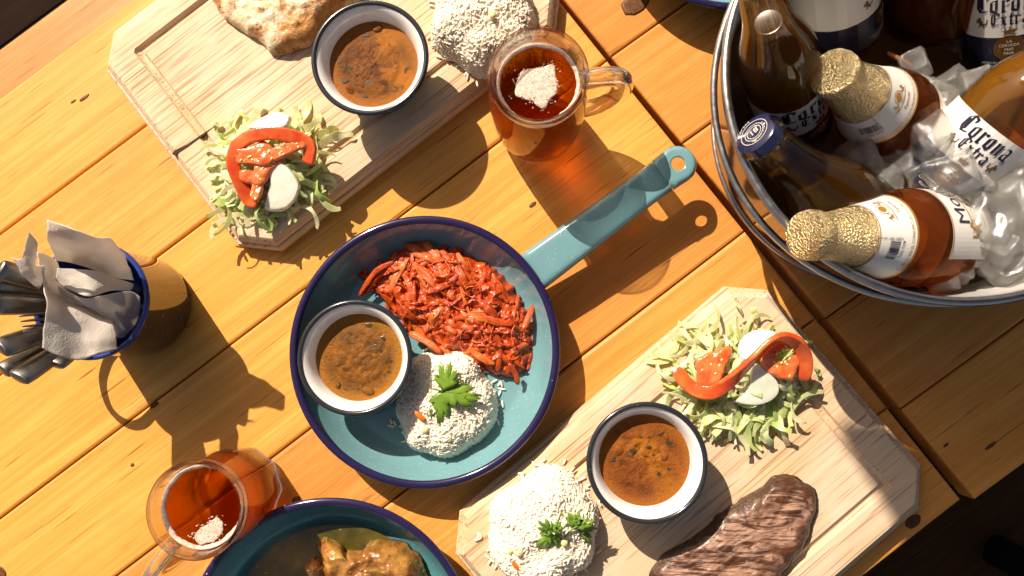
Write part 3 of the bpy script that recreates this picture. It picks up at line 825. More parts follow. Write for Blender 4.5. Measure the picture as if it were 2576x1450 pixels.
# green sauce and browned chicken in the second pan
m = M('green_salsa'); v_ = m.co(rand=False)
n1 = m.noise(v_, 40, 4, .6)
c_ = m.mix(m.ramp(n1, [(.35, 0.0), (.7, 1.0)]), (.035, .034, .006), (.12, .085, .010))
c_ = m.mix(m.ramp(m.voro(v_, 120), [(.05, 1.0), (.13, 0.0)]), c_, (.30, .24, .08))
m.P(Base_Color=c_, Roughness=.08, Coat_Weight=.6, Coat_Roughness=.03, Normal=m.bump(n1, .15, .002))
MAT['salsa'] = m.m
v, f = lathe([(.0005, .0), (.05, 0), (.0915, 0)], 80)
v = [(a, b, .0118 + .0006 * noise.noise(Vector((a * 60, b * 60, 0)))) for a, b, c3 in v]
f = [tuple(reversed(q)) for q in f]
sa = obj('green_sauce', mesh('green_sauce', v, f), MAT['salsa'], None, PAN2.location.copy())
tag(sa, 'dark oily green salsa pooled in the second teal pan', 'sauce')
m = M('browned_chicken'); v_ = m.co(rand=False)
n1 = m.noise(v_, 42, 4, .6); n2 = m.noise(v_, 150, 4, .6)
c_ = m.mix(m.ramp(n1, [(.36, 0.0), (.58, 1.0)]), (.46, .22, .05), (.20, .060, .012))
c_ = m.mix(m.math('MULTIPLY', m.ramp(m.noise(v_, 28, 3, .6), [(.52, 0.0), (.66, 1.0)]), .7), c_, (.30, .23, .035))
c_ = m.mix(m.ramp(n2, [(.60, 0.0), (.70, 1.0)]), c_, (.11, .035, .010))
c_ = m.mix(m.ramp(m.voro(v_, 260), [(.07, 1.0), (.14, 0.0)]), c_, (.62, .52, .28))
m.P(Base_Color=c_, Roughness=.25, Normal=m.bump(n2, .7, .0018), Coat_Weight=.45, Coat_Roughness=.1)
MAT['browned'] = m.m
for pl, lb, T_ in (([(790, 1385), (800, 1362), (845, 1372), (860, 1395), (905, 1388), (930, 1370), (985, 1372), (1030, 1395), (1060, 1440), (1075, 1500), (1000, 1560), (900, 1560), (830, 1510), (806, 1440)], 'large browned piece of chicken coated in green salsa in a pan', .024),
                   ([(768, 1418), (790, 1408), (806, 1425), (812, 1465), (790, 1490), (764, 1462)], 'small browned scrap of chicken sunk in green salsa', .017)):
    v, f, c = blob([G(x, y, .022) for x, y in pl], .006, T_, 36, 120, p=4, amp=.005, nsc=42, edge=.004, fn=lambda x, y, t: .003 * (1 - abs(noise.noise(Vector((x * 70, y * 70, 9)))) * 2) * (1 - t ** 6))
    c.z = .006; o = obj('chicken_piece', mesh('chicken_piece', local(v, c), f), MAT['browned'], None, c); tag(o, lb, 'chicken')

# ------------------------------------------------------------------ salads
m = M('shredded_lettuce'); oi = m.add('ObjectInfo')
tone = m.ramp(oi.outputs['Random'], [(.0, (.90, .87, .64)), (.35, (.89, .89, .58)), (.68, (.80, .85, .42)), (.92, (.54, .70, .16)), (1.0, (.92, .90, .76))])
vein = m.noise(m.co((.25, 1, 1)), 260, 3, .6)
cc_ = m.mix(m.math('MULTIPLY', vein, .35), tone, (.80, .82, .60))
m.P(Base_Color=cc_, Roughness=.3, Normal=m.bump(m.noise(m.co(), 420, 2, .5), .25, .001), Coat_Weight=.2, Coat_Roughness=.15)
tr = m.add('BsdfTranslucent', {'Color': cc_})
m.surf(m.mixsh(.5, m.p, tr)); MAT['lettuce'] = m.m
m = M('ripe_tomato'); n1 = m.noise(m.co(), 60, 4, .6); n2 = m.noise(m.co(), 260, 3, .6)
m.P(Base_Color=m.mix(m.ramp(n1, [(.35, 0.0), (.68, 1.0)]), (.72, .065, .014), (.82, .19, .045)), Roughness=.18, Normal=m.bump(n2, .35, .001), Subsurface_Weight=.3, Subsurface_Radius=(1, .25, .1), Subsurface_Scale=.004, Coat_Weight=.4, Coat_Roughness=.06)
MAT['tomato'] = m.m
m = M('tomato_flesh'); n1 = m.noise(m.co(), 90, 4, .65); n2 = m.noise(m.co(), 300, 3, .6)
c_ = m.mix(m.ramp(n1, [(.35, 0.0), (.65, 1.0)]), (.74, .12, .028), (.82, .25, .085))
m.P(Base_Color=c_, Roughness=.12, Normal=m.bump(n2, .5, .0014), Subsurface_Weight=.4, Subsurface_Radius=(1, .3, .12), Subsurface_Scale=.004, Coat_Weight=.6, Coat_Roughness=.04)
MAT['flesh'] = m.m
m = M('pale_cucumber'); n1 = m.noise(m.co(), 45, 3, .6)
m.P(Base_Color=m.mix(m.ramp(n1, [(.45, 0.0), (.72, 1.0)]), (.87, .86, .74), (.70, .74, .50)), Roughness=.25, Subsurface_Weight=.5, Subsurface_Radius=(1, .9, .6), Subsurface_Scale=.004, Coat_Weight=.3, Coat_Roughness=.1, Normal=m.bump(m.noise(m.co(), 350, 2, .5), .15, .0006))
MAT['cucumber'] = m.m
MAT['onion'] = plain('white_onion', (.86, .84, .78), .3, Subsurface_Weight=.5, Subsurface_Radius=(1, .9, .8), Subsurface_Scale=.004)

def shred(t, p, ang, L, wd, z0, curl, bend, lift, rr, tw):
    n = 12; P, ups, ws = [], [], []
    x, y = p.x - L / 2 * math.cos(ang), p.y - L / 2 * math.sin(ang); a = ang
    ph = rr.uniform(0, 6)
    for i in range(n):
        s = i / (n - 1)
        z = z0 + lift * (s - .5) + curl * math.sin(math.pi * s) + .0014 * math.sin(s * 9 + ph)
        P.append(Vector((x, y, max(z, ZB + .0012))))
        ups.append(Vector((.7 * math.sin(tw * s + ph * .3) * -math.sin(a), .7 * math.sin(tw * s + ph * .3) * math.cos(a), 1)))
        ws.append(wd * (.55 + .45 * math.sin(math.pi * (.12 + .80 * s))) * (1 + .25 * math.sin(s * 14 + ph) + .12 * rr.uniform(-1, 1)))
        a += bend / n; x += L / (n - 1) * math.cos(a); y += L / (n - 1) * math.sin(a)
    v, f = ribbon(P, ws, .0006, ups)
    c = sum(P, Vector()) / n; rot = Quaternion((0, 0, 1), ang)
    inv = rot.inverted()
    o = obj('lettuce_shred', mesh('lettuce_shred', [inv @ (a_ - c) for a_ in v], f, True, 50), MAT['lettuce'], t, c - t.location)
    o.rotation_mode = 'QUATERNION'; o.rotation_quaternion = rot
    return o

def salad(label, px, py, rx, ry, rot, n, seed, strays):
    rr = random.Random(seed)
    c = G(px, py, ZB + .006); c.z = ZB
    k = (G(px + 100, py, ZB + .008) - G(px, py, ZB + .008)).length / 100
    t = thing('shredded_lettuce', label, 'lettuce', c, 'heaps of shredded lettuce')
    for i in range(n):
        a = rr.uniform(0, 6.283); q = math.sqrt(rr.random())
        ux, uy = q * math.cos(a) * rx * k, q * math.sin(a) * ry * k
        x = ux * math.cos(rot) - uy * math.sin(rot); y = ux * math.sin(rot) + uy * math.cos(rot)
        h = .020 * (1 - q ** 2.2)
        L = rr.uniform(.018, .046); wd = rr.uniform(.0022, .0068)
        shred(t, Vector((c.x + x, c.y + y, 0)), rr.uniform(0, 6.283), L, wd, ZB + .0015 + h * rr.uniform(.25, 1.0), rr.uniform(-.003, .008), rr.uniform(-3.6, 3.6), rr.uniform(-.010, .010) * (1 if q < .8 else .4), rr, rr.uniform(-4.0, 4.0))
    for (x0, y0, x1, y1, wpx, bend) in strays:
        a_, b_ = G(x0, y0, ZB + .003), G(x1, y1, ZB + .003); d = b_ - a_
        shred(t, (a_ + b_) / 2, math.atan2(d.y, d.x) - bend / 2, d.length * 1.05, wpx * k, ZB + .0028, .002, bend, 0, rr, 1.0)
    return t
salad('shredded lettuce heap on the board with the split end', 672, 428, 118, 112, 0, 210, 31,
      [(530, 310, 556, 320, 16, .3), (575, 290, 598, 330, 18, -.3), (880, 328, 800, 358, 22, .4), (888, 345, 820, 350, 12, -.3), (790, 400, 812, 500, 10, .3), (610, 500, 540, 560, 15, -1.1), (535, 560, 545, 580, 8, .5), (700, 268, 715, 300, 10, .2), (740, 270, 762, 330, 16, .2), (520, 420, 570, 400, 24, .2), (535, 475, 590, 465, 24, .3), (650, 262, 630, 330, 22, .4), (598, 500, 608, 560, 12, .3), (690, 530, 683, 555, 4, .1), (850, 325, 800, 340, 26, .3), (765, 420, 795, 480, 10, -.3)])
salad('shredded lettuce heap on the board beside the steak', 1858, 958, 150, 110, -.35, 230, 32,
      [(1842, 752, 1862, 792, 11, .7), (1705, 818, 1760, 826, 16, .3), (1628, 884, 1700, 904, 9, -.3), (1660, 950, 1690, 935, 14, .2), (1668, 962, 1730, 990, 10, -.2), (1790, 1060, 1800, 1105, 44, .2), (1830, 1010, 1866, 1085, 18, .1), (1878, 1050, 1872, 1130, 12, .6), (1900, 1060, 1918, 1105, 26, -.2), (1762, 1025, 1758, 1080, 8, .1), (1985, 955, 2004, 1015, 10, 1.0), (2050, 925, 2062, 945, 16, .2), (1745, 820, 1800, 850, 14, -.4), (1720, 868, 1790, 880, 12, .3), (1890, 775, 1905, 812, 20, .2), (2000, 855, 2020, 905, 18, -.4), (1855, 1010, 1905, 1030, 22, .3), (1960, 985, 2000, 1010, 10, -.5)])

def slice_(name, label, cat, zoom, pts, z, T, mat_, tilt=(0, 0), p=40, amp=.0003, drape=0.0):
    sx, ox, oy = zoom
    P = [G(ox + x * sx, oy + y * sx, z) for x, y in pts]
    c0 = sum(P, Vector()) / len(P)
    v, f, c = blob([(q.x, q.y) for q in P], z, T, 10, 64, p=p, amp=amp, nsc=90, zf=lambda x, y: tilt[0] * (x - c0.x) + tilt[1] * (y - c0.y) - drape * ((x - c0.x) ** 2 + (y - c0.y) ** 2))
    c.z = z; o = obj(name, mesh(name, local(v, c), f, True, 42), mat_, None, c); tag(o, label, cat); return o
Z1, Z2 = (.2473, 490, 239), (.3036, 1635, 723)
slice_('onion_slice', 'thick white onion piece behind the tomato slice on the lettuce', 'onion', Z1, [(560, 355), (680, 260), (850, 190), (960, 215), (985, 265), (925, 350), (740, 360)], ZB + .020, .006, MAT['onion'], (0, -.15))
slice_('cucumber_slice', 'pale cucumber slice hanging from the lettuce under the tomato', 'cucumber', Z1, [(780, 750), (880, 700), (980, 760), (1060, 870), (1072, 950), (1000, 1080), (870, 1172), (700, 1160), (720, 1060), (775, 900)], ZB + .019, .0034, MAT['cucumber'], (0, .28), drape=2.0)
slice_('onion_slice', 'round white onion slice behind the curled tomato strip', 'onion', Z2, [(735, 480), (790, 400), (880, 355), (980, 358), (1045, 385), (1010, 470), (900, 570), (770, 608), (735, 550)], ZB + .023, .0034, MAT['onion'], (.1, -.1))
slice_('cucumber_slice', 'pale cucumber slice below the curled tomato strip', 'cucumber', Z2, [(830, 650), (900, 650), (1040, 760), (1075, 850), (1040, 920), (950, 970), (840, 982), (710, 950), (800, 850)], ZB + .022, .0036, MAT['cucumber'], (-.1, .22), drape=2.5)

def tomato(label, zoom, path, zs, wpx, tilts, flesh, z):
    sx, ox, oy = zoom
    P = smooth_path([G(ox + x * sx, oy + y * sx, zz) for (x, y), zz in zip(path, zs)], 5); n = len(P)
    c = sum(P, Vector()) / n; c.z = z
    t = thing('tomato_slice', label, 'tomato', c, 'tomato slices on the lettuce')
    k = (G(100, 0, z) - G(0, 0, z)).length / 100
    v, f = [], []
    seg = 16
    for i in range(n):
        tg = (P[min(i + 1, n - 1)] - P[max(i - 1, 0)]).normalized()
        s_ = i / (n - 1) * (len(tilts) - 1); j = min(int(s_), len(tilts) - 2); tl = tilts[j] + (tilts[j + 1] - tilts[j]) * (s_ - j)
        side = Vector((-tg.y, tg.x, 0)).normalized(); up = tg.cross(side) * -1
        if up.z < 0: up = -up
        a1 = side * math.cos(tl) + up * math.sin(tl); a2 = up * math.cos(tl) - side * math.sin(tl)
        e = .35 + .65 * min(1, min(i, n - 1 - i) / 3 + .35)
        for q in range(seg):
            an = 2 * math.pi * q / seg; ca, sa = math.cos(an), math.sin(an)
            ca = math.copysign(abs(ca) ** .35, ca); sa = math.copysign(abs(sa) ** .35, sa)
            v.append(P[i] + a1 * ca * wpx * k * .5 * e + a2 * sa * .0024 * e)
    for i in range(n - 1):
        for q in range(seg):
            q2 = (q + 1) % seg; f.append((i * seg + q, i * seg + q2, i * seg + seg + q2, i * seg + seg + q))
    f.append(tuple(reversed(range(seg)))); f.append(tuple(range((n - 1) * seg, n * seg)))
    obj('skin', mesh('skin', local(v, t.location), f, True, 48), MAT['tomato'], t)
    for pl, zz in flesh:
        Q = [G(ox + x * sx, oy + y * sx, zz) for x, y in pl]
        qc = sum(Q, Vector()) / len(Q); Q = [qc + (q - qc) * 1.22 for q in Q]
        v, f, c2 = blob([(q.x, q.y) for q in Q], zz + .002, .0032, 9, 56, p=7, amp=.0012, nsc=120, edge=.001)
        fo = obj('flesh', mesh('flesh', local(v, t.location), f), MAT['flesh'], t)
        r9 = random.Random(len(pl) * 7 + int(zz * 1e5))
        for k in range(7):
            g9 = qc + (Q[r9.randrange(len(Q))] - qc) * r9.uniform(.2, .8)
            sv, sf = lathe([(.0007, -.0004), (.0009, .0001), (.0006, .0005), (.0001, .0006)], 8)
            so = obj('seed', mesh('seed', [(a * 1.6, b, c) for a, b, c in sv], sf), MAT['corn'], fo, Vector((g9.x, g9.y, zz + .0050)) - t.location); so.rotation_euler = (0, 0, r9.uniform(0, 3))
    return t
zt = ZB + .029
tomato('orange red tomato ring slice draped over lettuce on the split board', Z1,
       [(640, 1085), (560, 1075), (500, 980), (440, 850), (395, 720), (405, 590), (455, 500), (580, 425), (770, 390), (980, 420), (1110, 470), (1175, 540), (1165, 640), (1150, 700)],
       [zt - .012, zt - .012, zt - .009, zt - .005, zt - .002, zt, zt + .001, zt + .002, zt + .003, zt + .002, zt, zt - .002, zt - .005, zt - .007], 32, [0, .2, .2, 0, .3, .3, .1],
       [([(440, 570), (560, 560), (700, 500), (790, 590), (780, 680), (700, 720), (600, 700), (470, 690)], zt - .003),
        ([(760, 600), (900, 520), (1030, 450), (1130, 480), (1120, 540), (980, 600), (860, 660), (780, 680)], zt - .003),
        ([(640, 690), (770, 660), (860, 690), (760, 800), (700, 900), (600, 900), (500, 850), (510, 780), (620, 790)], zt - .006),
        ([(610, 860), (690, 900), (690, 1000), (640, 1080), (590, 1040), (600, 940)], zt - .008)], zt)
zt = ZB + .030
tomato('bright red tomato strip curled in an S over lettuce beside the steak', Z2,
       [(215, 675), (300, 790), (400, 860), (520, 868), (640, 800), (760, 690), (880, 570), (980, 465), (1100, 415), (1215, 460), (1280, 560), (1290, 670), (1262, 765)],
       [zt - .010, zt - .008, zt - .005, zt - .002, zt + .002, zt + .006, zt + .009, zt + .010, zt + .010, zt + .006, zt, zt - .005, zt - .010], 32, [0, 0, .2, .9, 1.2, 1.0, .3, .2],
       [([(405, 600), (520, 555), (600, 520), (645, 540), (610, 640), (580, 720), (540, 790), (420, 800), (410, 700)], zt - .006),
        ([(945, 600), (1030, 570), (1050, 640), (1110, 610), (1190, 540), (1215, 620), (1180, 700), (1150, 750), (1060, 730), (960, 680)], zt - .006),
        ([(960, 500), (1060, 440), (1180, 460), (1200, 500), (1100, 520), (1020, 560), (950, 570)], zt - .003)], zt)

# ------------------------------------------------------------------ cilantro
m = M('cilantro_leaf'); n1 = m.noise(m.co((1, .3, 1)), 300, 3, .6); oi = m.add('ObjectInfo')
c_ = m.mix(oi.outputs['Random'], (.13, .27, .028), (.20, .37, .036)); c_ = m.mix(m.math('MULTIPLY', n1, .5), c_, (.24, .40, .06))
m.P(Base_Color=c_, Roughness=.34, Normal=m.bump(n1, .3, .001)); tr = m.add('BsdfTranslucent', {'Color': c_}); m.surf(m.mixsh(.3, m.p, tr)); MAT['cilantro'] = m.m
def leaflet(L, W, seed, cup=.15):
    rr = random.Random(seed); lobes = [(-.95, .62), (-.45, .86), (0.05, 1.0), (.5, .88), (.98, .62)]
    out = [(0, 0)]
    for i, (a, r) in enumerate(lobes):
        r *= rr.uniform(.92, 1.06)
        for da, k in ((-.20, .72), (-.13, .90), (-.075, .84), (0, 1.0), (.075, .85), (.13, .90), (.20, .72)):
            out.append((math.sin((a + da) * 1.0) * W * r * k, (math.cos((a + da) * .9)) * L * r * k))
        if i < 4: out.append((math.sin(a + .24) * W * .50, math.cos((a + .24) * .9) * L * .52))
    n = len(out); v = []
    def zz(x, y): return -cup * (x * x) / W + .10 * y * y / L * math.sin(seed) + .0006 * math.sin(x * 900 + seed)
    for x, y in out: v.append((x, y, zz(x, y)))
    for x, y in out: v.append((x * .55, y * .55 + L * .12, zz(x * .55, y * .55) + .0004))
    f = [(k, (k + 1) % n, n + (k + 1) % n, n + k) for k in range(n)] + [tuple(range(n, 2 * n))]
    return mesh('leaf', v, f)
def cilantro(label, origin, leaves, stem, seed):
    t = thing('cilantro_sprig', label, 'cilantro', origin, 'cilantro garnish')
    for i, (x0, y0, x1, y1, z, wk, tilt, cup) in enumerate(leaves):
        a, b = G(x0, y0, z), G(x1, y1, z); d = b - a
        me = leaflet(d.length, d.length * wk, seed + i * 1.7, cup)
        o = obj('leaf', me, MAT['cilantro'], t, a - Vector(origin)); o.rotation_euler = (tilt, rnd.uniform(-.25, .25), math.atan2(d.y, d.x) - math.pi / 2)
        so = o.modifiers.new('thickness', 'SOLIDIFY'); so.thickness = .0004
    for s in stem:
        P = smooth_path([G(x, y, z) - Vector(origin) for x, y, z in s], 4); v, f = tube(P, .0007, 6); obj('stem', mesh('stem', v, f), MAT['cilantro'], t)
zc = PZ + .0335
cilantro('single flat three lobed cilantro leaf on the rice in the pan', G(1118, 985, zc),
         [(1114, 984, 1136, 900, zc + .001, .70, .02, .1), (1114, 986, 1222, 1002, zc, .62, -.02, .12), (1110, 980, 1106, 1082, zc - .001, .62, -.08, .1)], [[(1084, 978, zc), (1116, 985, zc + .0004)], [(1116, 985, zc), (1160, 990, zc)]], 2)
zc = ZB + .0355
cilantro('curled dark cilantro sprig on the rice of the steak board', G(1385, 1350, zc),
         [(1390, 1340, 1352, 1300, zc + .004, .7, .5, .5), (1385, 1345, 1345, 1385, zc + .001, .7, -.3, .5), (1390, 1345, 1415, 1390, zc, .8, -.5, .5), (1392, 1340, 1415, 1310, zc + .005, .7, .4, .6), (1380, 1350, 1400, 1402, zc - .004, .6, -.3, .3), (1390, 1345, 1368, 1340, zc + .006, .9, .6, .7)], [[(1412, 1290, zc + .006), (1404, 1312, zc + .004), (1395, 1340, zc)]], 5)
cilantro('open bright cilantro sprig at the edge of the rice mound', G(1445, 1330, zc - .004),
         [(1443, 1326, 1424, 1282, zc - .002, .5, .1, .2), (1445, 1326, 1458, 1282, zc - .002, .55, .2, .3), (1448, 1328, 1503, 1305, zc - .003, .5, .1, .3), (1455, 1330, 1498, 1380, zc - .008, .45, -.4, .3), (1452, 1326, 1505, 1332, zc - .005, .45, -.1, .3)], [[(1418, 1352, zc - .003), (1445, 1328, zc - .002), (1470, 1318, zc - .002)]], 9)

# ------------------------------------------------------------------ glass beer mugs
MAT['glass'] = glassmix('clear_glass', (.97, .98, .97), 1.5, 0.0, .86, (.97, .97, .95), edge=.9)
MAT['glass_solid'] = glassmix('thick_clear_glass', (.98, .98, .96), 1.5, 0.0, .35, (.97, .97, .95))
MAT['beer'] = glassmix('amber_beer', (.66, .25, .030), 1.33, 0.0, .52, (.97, .58, .16), edge=1.6)
m = M('beer_foam'); n1 = m.noise(m.co(), 500, 3, .6)
m.P(Base_Color=m.mix(m.ramp(n1, [(.42, 0.0), (.62, 1.0)]), (.74, .58, .48), (.56, .38, .28)), Roughness=.6, Normal=m.bump(n1, .5, .0008), Subsurface_Weight=.3, Subsurface_Scale=.003); fk = m.math('MULTIPLY', m.ramp(m.noise(m.co(), 330, 4, .7), [(.58, .06), (.70, 1.0)]), .5); ft = m.add('BsdfTransparent'); m.surf(m.mixsh(fk, m.p, ft)); MAT['foam'] = m.m
MAT['gold_print'] = plain('gold_print', (.98, .84, .46), .5)

_TC = {}
def text_polys(body, size, align='CENTER'):
    if (body, align) not in _TC: _TC[(body, align)] = _text(body, 1.0, align)
    v, f = _TC[(body, align)]
    return [(a * size, b * size) for a, b in v], f
def _text(body, size, align):
    cu = bpy.data.curves.new('lettering', 'FONT'); cu.body = body; cu.size = size; cu.align_x = align; cu.resolution_u = 3
    ob = bpy.data.objects.new('lettering', cu); col.objects.link(ob)
    bpy.context.view_layer.update()
    me = bpy.data.meshes.new_from_object(ob.evaluated_get(bpy.context.evaluated_depsgraph_get()))
    bpy.data.objects.remove(ob); bpy.data.curves.remove(cu)
    v = [(a.co.x, a.co.y) for a in me.vertices]; f = [tuple(p.vertices) for p in me.polygons]
    bpy.data.meshes.remove(me)
    return v, f

def wrap(name, v2, f2, Rf, u0, v0, mat_, parent, eps=.0003, du=.003, step=0.0, mirror=False, rot=0.0):
    """lay flat print (u along the girth, v up the axis) on a round body of radius Rf(v)"""
    ca, sa = math.cos(rot), math.sin(rot)
    bm = bmesh.new(); V = [bm.verts.new((a * ca - b * sa, a * sa + b * ca, 0)) for a, b in v2]
    for i, q in enumerate(f2):
        try: fc = bm.faces.new([V[k] for k in q])
        except ValueError: pass
    us = [a.co.x for a in bm.verts]
    u = math.floor(min(us) / du) * du
    while u < max(us):
        bmesh.ops.bisect_plane(bm, geom=bm.verts[:] + bm.edges[:] + bm.faces[:], plane_co=(u, 0, 0), plane_no=(1, 0, 0)); u += du
    # every separate shape a hair above the one before, so that overlapping strokes never share a plane
    lay = {}
    if step:
        seen = set(); n = 0
        for a in bm.verts:
            if a in seen: continue
            st = [a]
            while st:
                b = st.pop()
                if b in seen: continue
                seen.add(b); lay[b] = n
                for e in b.link_edges: st.append(e.other_vert(b))
            n += 1
    for a in bm.verts:
        uu, vv = a.co.x + u0, a.co.y + v0; r = Rf(vv); th = uu / Rf(v0) * (-1 if mirror else 1)
        r += eps + step * lay.get(a, 0)
        a.co = (r * math.cos(th), r * math.sin(th), vv)
    bmesh.ops.recalc_face_normals(bm, faces=bm.faces[:])
    me = bpy.data.meshes.new(name); bm.to_mesh(me); bm.free()
    return obj(name, me, mat_, parent)

def interp(prof):
    pr = sorted((z, r) for r, z in prof)
    def fR(z):
        for (z0, r0), (z1, r1) in zip(pr[:-1], pr[1:]):
            if z0 <= z <= z1: return r0 + (r1 - r0) * (z - z0) / max(z1 - z0, 1e-9)
        return pr[-1][1]
    return fR

def beer_mug(label, base, outer, wall, basez, level, hpath, hrad, hdir, foam_pts, facets=0, seed=1, patch_amp=.0012):
    t = thing('beer_mug', label, 'mug', base)
    inner = [(max(r - wall, .001), z) for r, z in outer if z > basez + .004]
    top = outer[-1]
    rim = [(top[0] - wall * .15, top[1] + wall * .35), (top[0] - wall * .5, top[1] + wall * .5), (top[0] - wall * .85, top[1] + wall * .35)]
    inn = [(r - wall, z) for r, z in reversed(outer) if z > basez + .006]
    low = inn[-1]
    prof = [(.0004, outer[0][1])] + outer + rim + inn + [(low[0] - .0015, basez + .0025), (low[0] * .86, basez), (.0004, basez)]
    def rm(a, r, z):
        if facets and r > .03 and z < .034:
            k = max(0.0, min(1.0, (.034 - z) / .010))
            return 1 - k * .060 * abs(math.sin(a * facets / 2)) ** 1.3
        return 1
    v, f = lathe(prof, 96, rmod=rm)
    g = obj('glass_body', mesh('glass_body', v, f), MAT['glass'], t)
    P = smooth_path([(Vector((math.cos(hdir) * r, math.sin(hdir) * r, z))) for r, z in hpath], 5)
    v, f = tube(P, hrad, 16, .75, up=(-math.sin(hdir), math.cos(hdir), 0)); obj('handle', mesh('handle', v, f), MAT['glass_solid'], t)
    fR = interp([(r - wall + .0002, z) for r, z in outer])
    bp = [(.0004, basez + .0003), (low[0] * .85, basez + .0003), (low[0] - .0010, basez + .003)]
    z = basez + .007
    while z < level: bp.append((fR(z), z)); z += .008
    bp += [(fR(level), level), (fR(level) * .97, level - .0007), (fR(level) * .9, level - .0010), (.0004, level - .0010)]
    v, f = lathe(bp, 96); obj('beer', mesh('beer', v, f), MAT['beer'], t)
    # foam: a ring against the glass and a drifting patch
    rF = fR(level) - .0008
    rr = random.Random(seed); v, f = [], []; n = 96
    for k in range(n):
        a = 2 * math.pi * k / n
        w_ = .0022 + .0020 * abs(noise.noise(Vector((math.cos(a) * 2, math.sin(a) * 2, seed)))) + .0006 * rr.random()
        for (d, h) in ((0, -.0006), (0, .0020), (.35, .0016), (1.0, .0002), (1.0, -.0006)):
            r_ = rF - w_ * d; v.append((r_ * math.cos(a), r_ * math.sin(a), level + h))
    for k in range(n):
        k2 = (k + 1) % n
        for j in range(5):
            j2 = (j + 1) % 5; f.append((k * 5 + j, k2 * 5 + j, k2 * 5 + j2, k * 5 + j2))
    obj('foam_ring', mesh('foam_ring', v, f), MAT['foam'], t)
    Q = [G(x, y, base[2] + level) for x, y in foam_pts]
    v, f, c = blob([(q.x, q.y) for q in Q], base[2] + level - .0006, .0006, 8, 140, p=8, edge=patch_amp, amp=.0001, nsc=300)
    obj('foam_patch', mesh('foam_patch', local(v, base), f), MAT['foam'], t)
    for k in range(70):
        e = Q[rr.randrange(len(Q))]; p = Vector((e.x, e.y, base[2] + level)) + Vector((rr.gauss(0, .0022), rr.gauss(0, .0022), 0))
        l = p - Vector(base)
        if math.hypot(l.x, l.y) > rF - .002: continue
        s = rr.uniform(.0003, .0008)
        v, f = lathe([(s, -.0003), (s * .8, .0003), (s * .1, .0005)], 6); obj('foam_bubble', mesh('foam_bubble', v, f), MAT['foam'], t, l)
    return t, interp(outer)
b1 = G(1353, 317, 0); b1.z = .0003
out1 = [(.0290, 0), (.0335, .003), (.0365, .010), (.0382, .024), (.0392, .045), (.0390, .070), (.0380, .092), (.0360, .106), (.0352, .112), (.0358, .1165), (.0370, .121), (.0372, .1245)]
MUG1, R1 = beer_mug('round barrel beer mug with a thick handle, gold lettering and foam', b1, out1, .0042, .011, .106,
                    [(.034, .106), (.048, .111), (.059, .107), (.0645, .093), (.0640, .070), (.057, .052), (.047, .042), (.036, .038)], .0094, R(4),
                    [(1299, 206), (1314, 182), (1338, 173), (1363, 170), (1390, 163), (1396, 188), (1402, 213), (1401, 234), (1384, 252), (1366, 274), (1348, 261), (1341, 252), (1320, 247), (1294, 240)], seed=4)
for body, size, z in (('Captain Morgan', .0165, .064), ('EVITE EL EXCESO', .0050, .056)):
    v2, f2 = text_polys(body, size); v2 = [(a, b * 1.9) for a, b in v2]
    wrap('lettering', v2, f2, R1, 0, z, MAT['gold_print'], MUG1, eps=-.0045).rotation_euler = (0, 0, R(103))
b2 = G(611, 1226, 0); b2.z = .0003
out2 = [(.0330, 0), (.0362, .002), (.0372, .006), (.0374, .030), (.0374, .036), (.0366, .042), (.0362, .060), (.0364, .080), (.0370, .088), (.0374, .0905)]
MUG2, R2 = beer_mug('tall straight beer mug with a faceted foot beside the green sauce pan', b2, out2, .0036, .012, .077,
                    [(.034, .078), (.050, .082), (.063, .079), (.068, .066), (.067, .046), (.060, .030), (.048, .024), (.035, .022)], .0078, math.atan2(-.80, -.60),
                    [(505, 1330), (525, 1318), (548, 1300), (560, 1320), (556, 1345), (535, 1362), (505, 1370), (488, 1352)], facets=10, seed=6)

# ------------------------------------------------------------------ enamel mug of cutlery and napkins
MAT['mug_enamel'] = enamel('dark_speckled_enamel', (.030, .022, .018), speck=(.7, .68, .62), scale=300, thr=.12, amount=.3, rough=.07)
MAT['cobalt'] = plain('cobalt_enamel', (.018, .040, .20), .12, Coat_Weight=.3)
MAT['steel'] = M('cutlery_steel'); _m = MAT['steel']; _n = _m.noise(_m.co((.2, 1, 1)), 300, 3, .6)
_m.P(Base_Color=(.25, .235, .215), Metallic=1.0, Roughness=_m.math('MULTIPLY_ADD', _n, .25, .22), Normal=_m.bump(_n, .12, .0008)); MAT['steel'] = _m.m
m = M('paper_napkin'); n1 = m.voro(m.co((1, 1, 1)), 900); n2 = m.noise(m.co(), 60, 4, .6)
m.P(Base_Color=m.mix(n2, (.90, .84, .75), (.84, .77, .68)), Roughness=.85, Normal=m.bump(n1, .35, .0008)); tr = m.add('BsdfTranslucent', {'Color': (.80, .74, .66, 1)}); m.surf(m.mixsh(.42, m.p, tr)); MAT['napkin'] = m.m
EH = .080
ec = G(230, 757, EH); er = (G(230 + 144, 757, EH) - ec).length
EM = thing('enamel_mug', 'dark speckled enamel mug with blue rim holding napkins and cutlery', 'mug', (ec.x, ec.y, .0002))
prof = [(.0005, 0), (er * .88, 0), (er * .94, .003), (er * .955, .010), (er * .965, EH - .004), (er * .985, EH)]
v, f = lathe(prof, 80); obj('body', mesh('body', v, f), MAT['mug_enamel'], EM)
prof = [(er * .965, EH - .0003), (er * .945, EH - .005), (er * .93, .008), (er * .90, .004), (.0005, .003)]
v, f = lathe(prof, 80); obj('inside', mesh('inside', v, f), MAT['cobalt'], EM)
rp = [(er * .975 + .0022 * math.cos(2 * math.pi * k / 12), EH + .0022 * math.sin(2 * math.pi * k / 12)) for k in range(13)]
v, f = lathe(rp, 80); obj('rim', mesh('rim', v, f), MAT['cobalt'], EM)
hd_ = math.atan2(-.62, -.78)
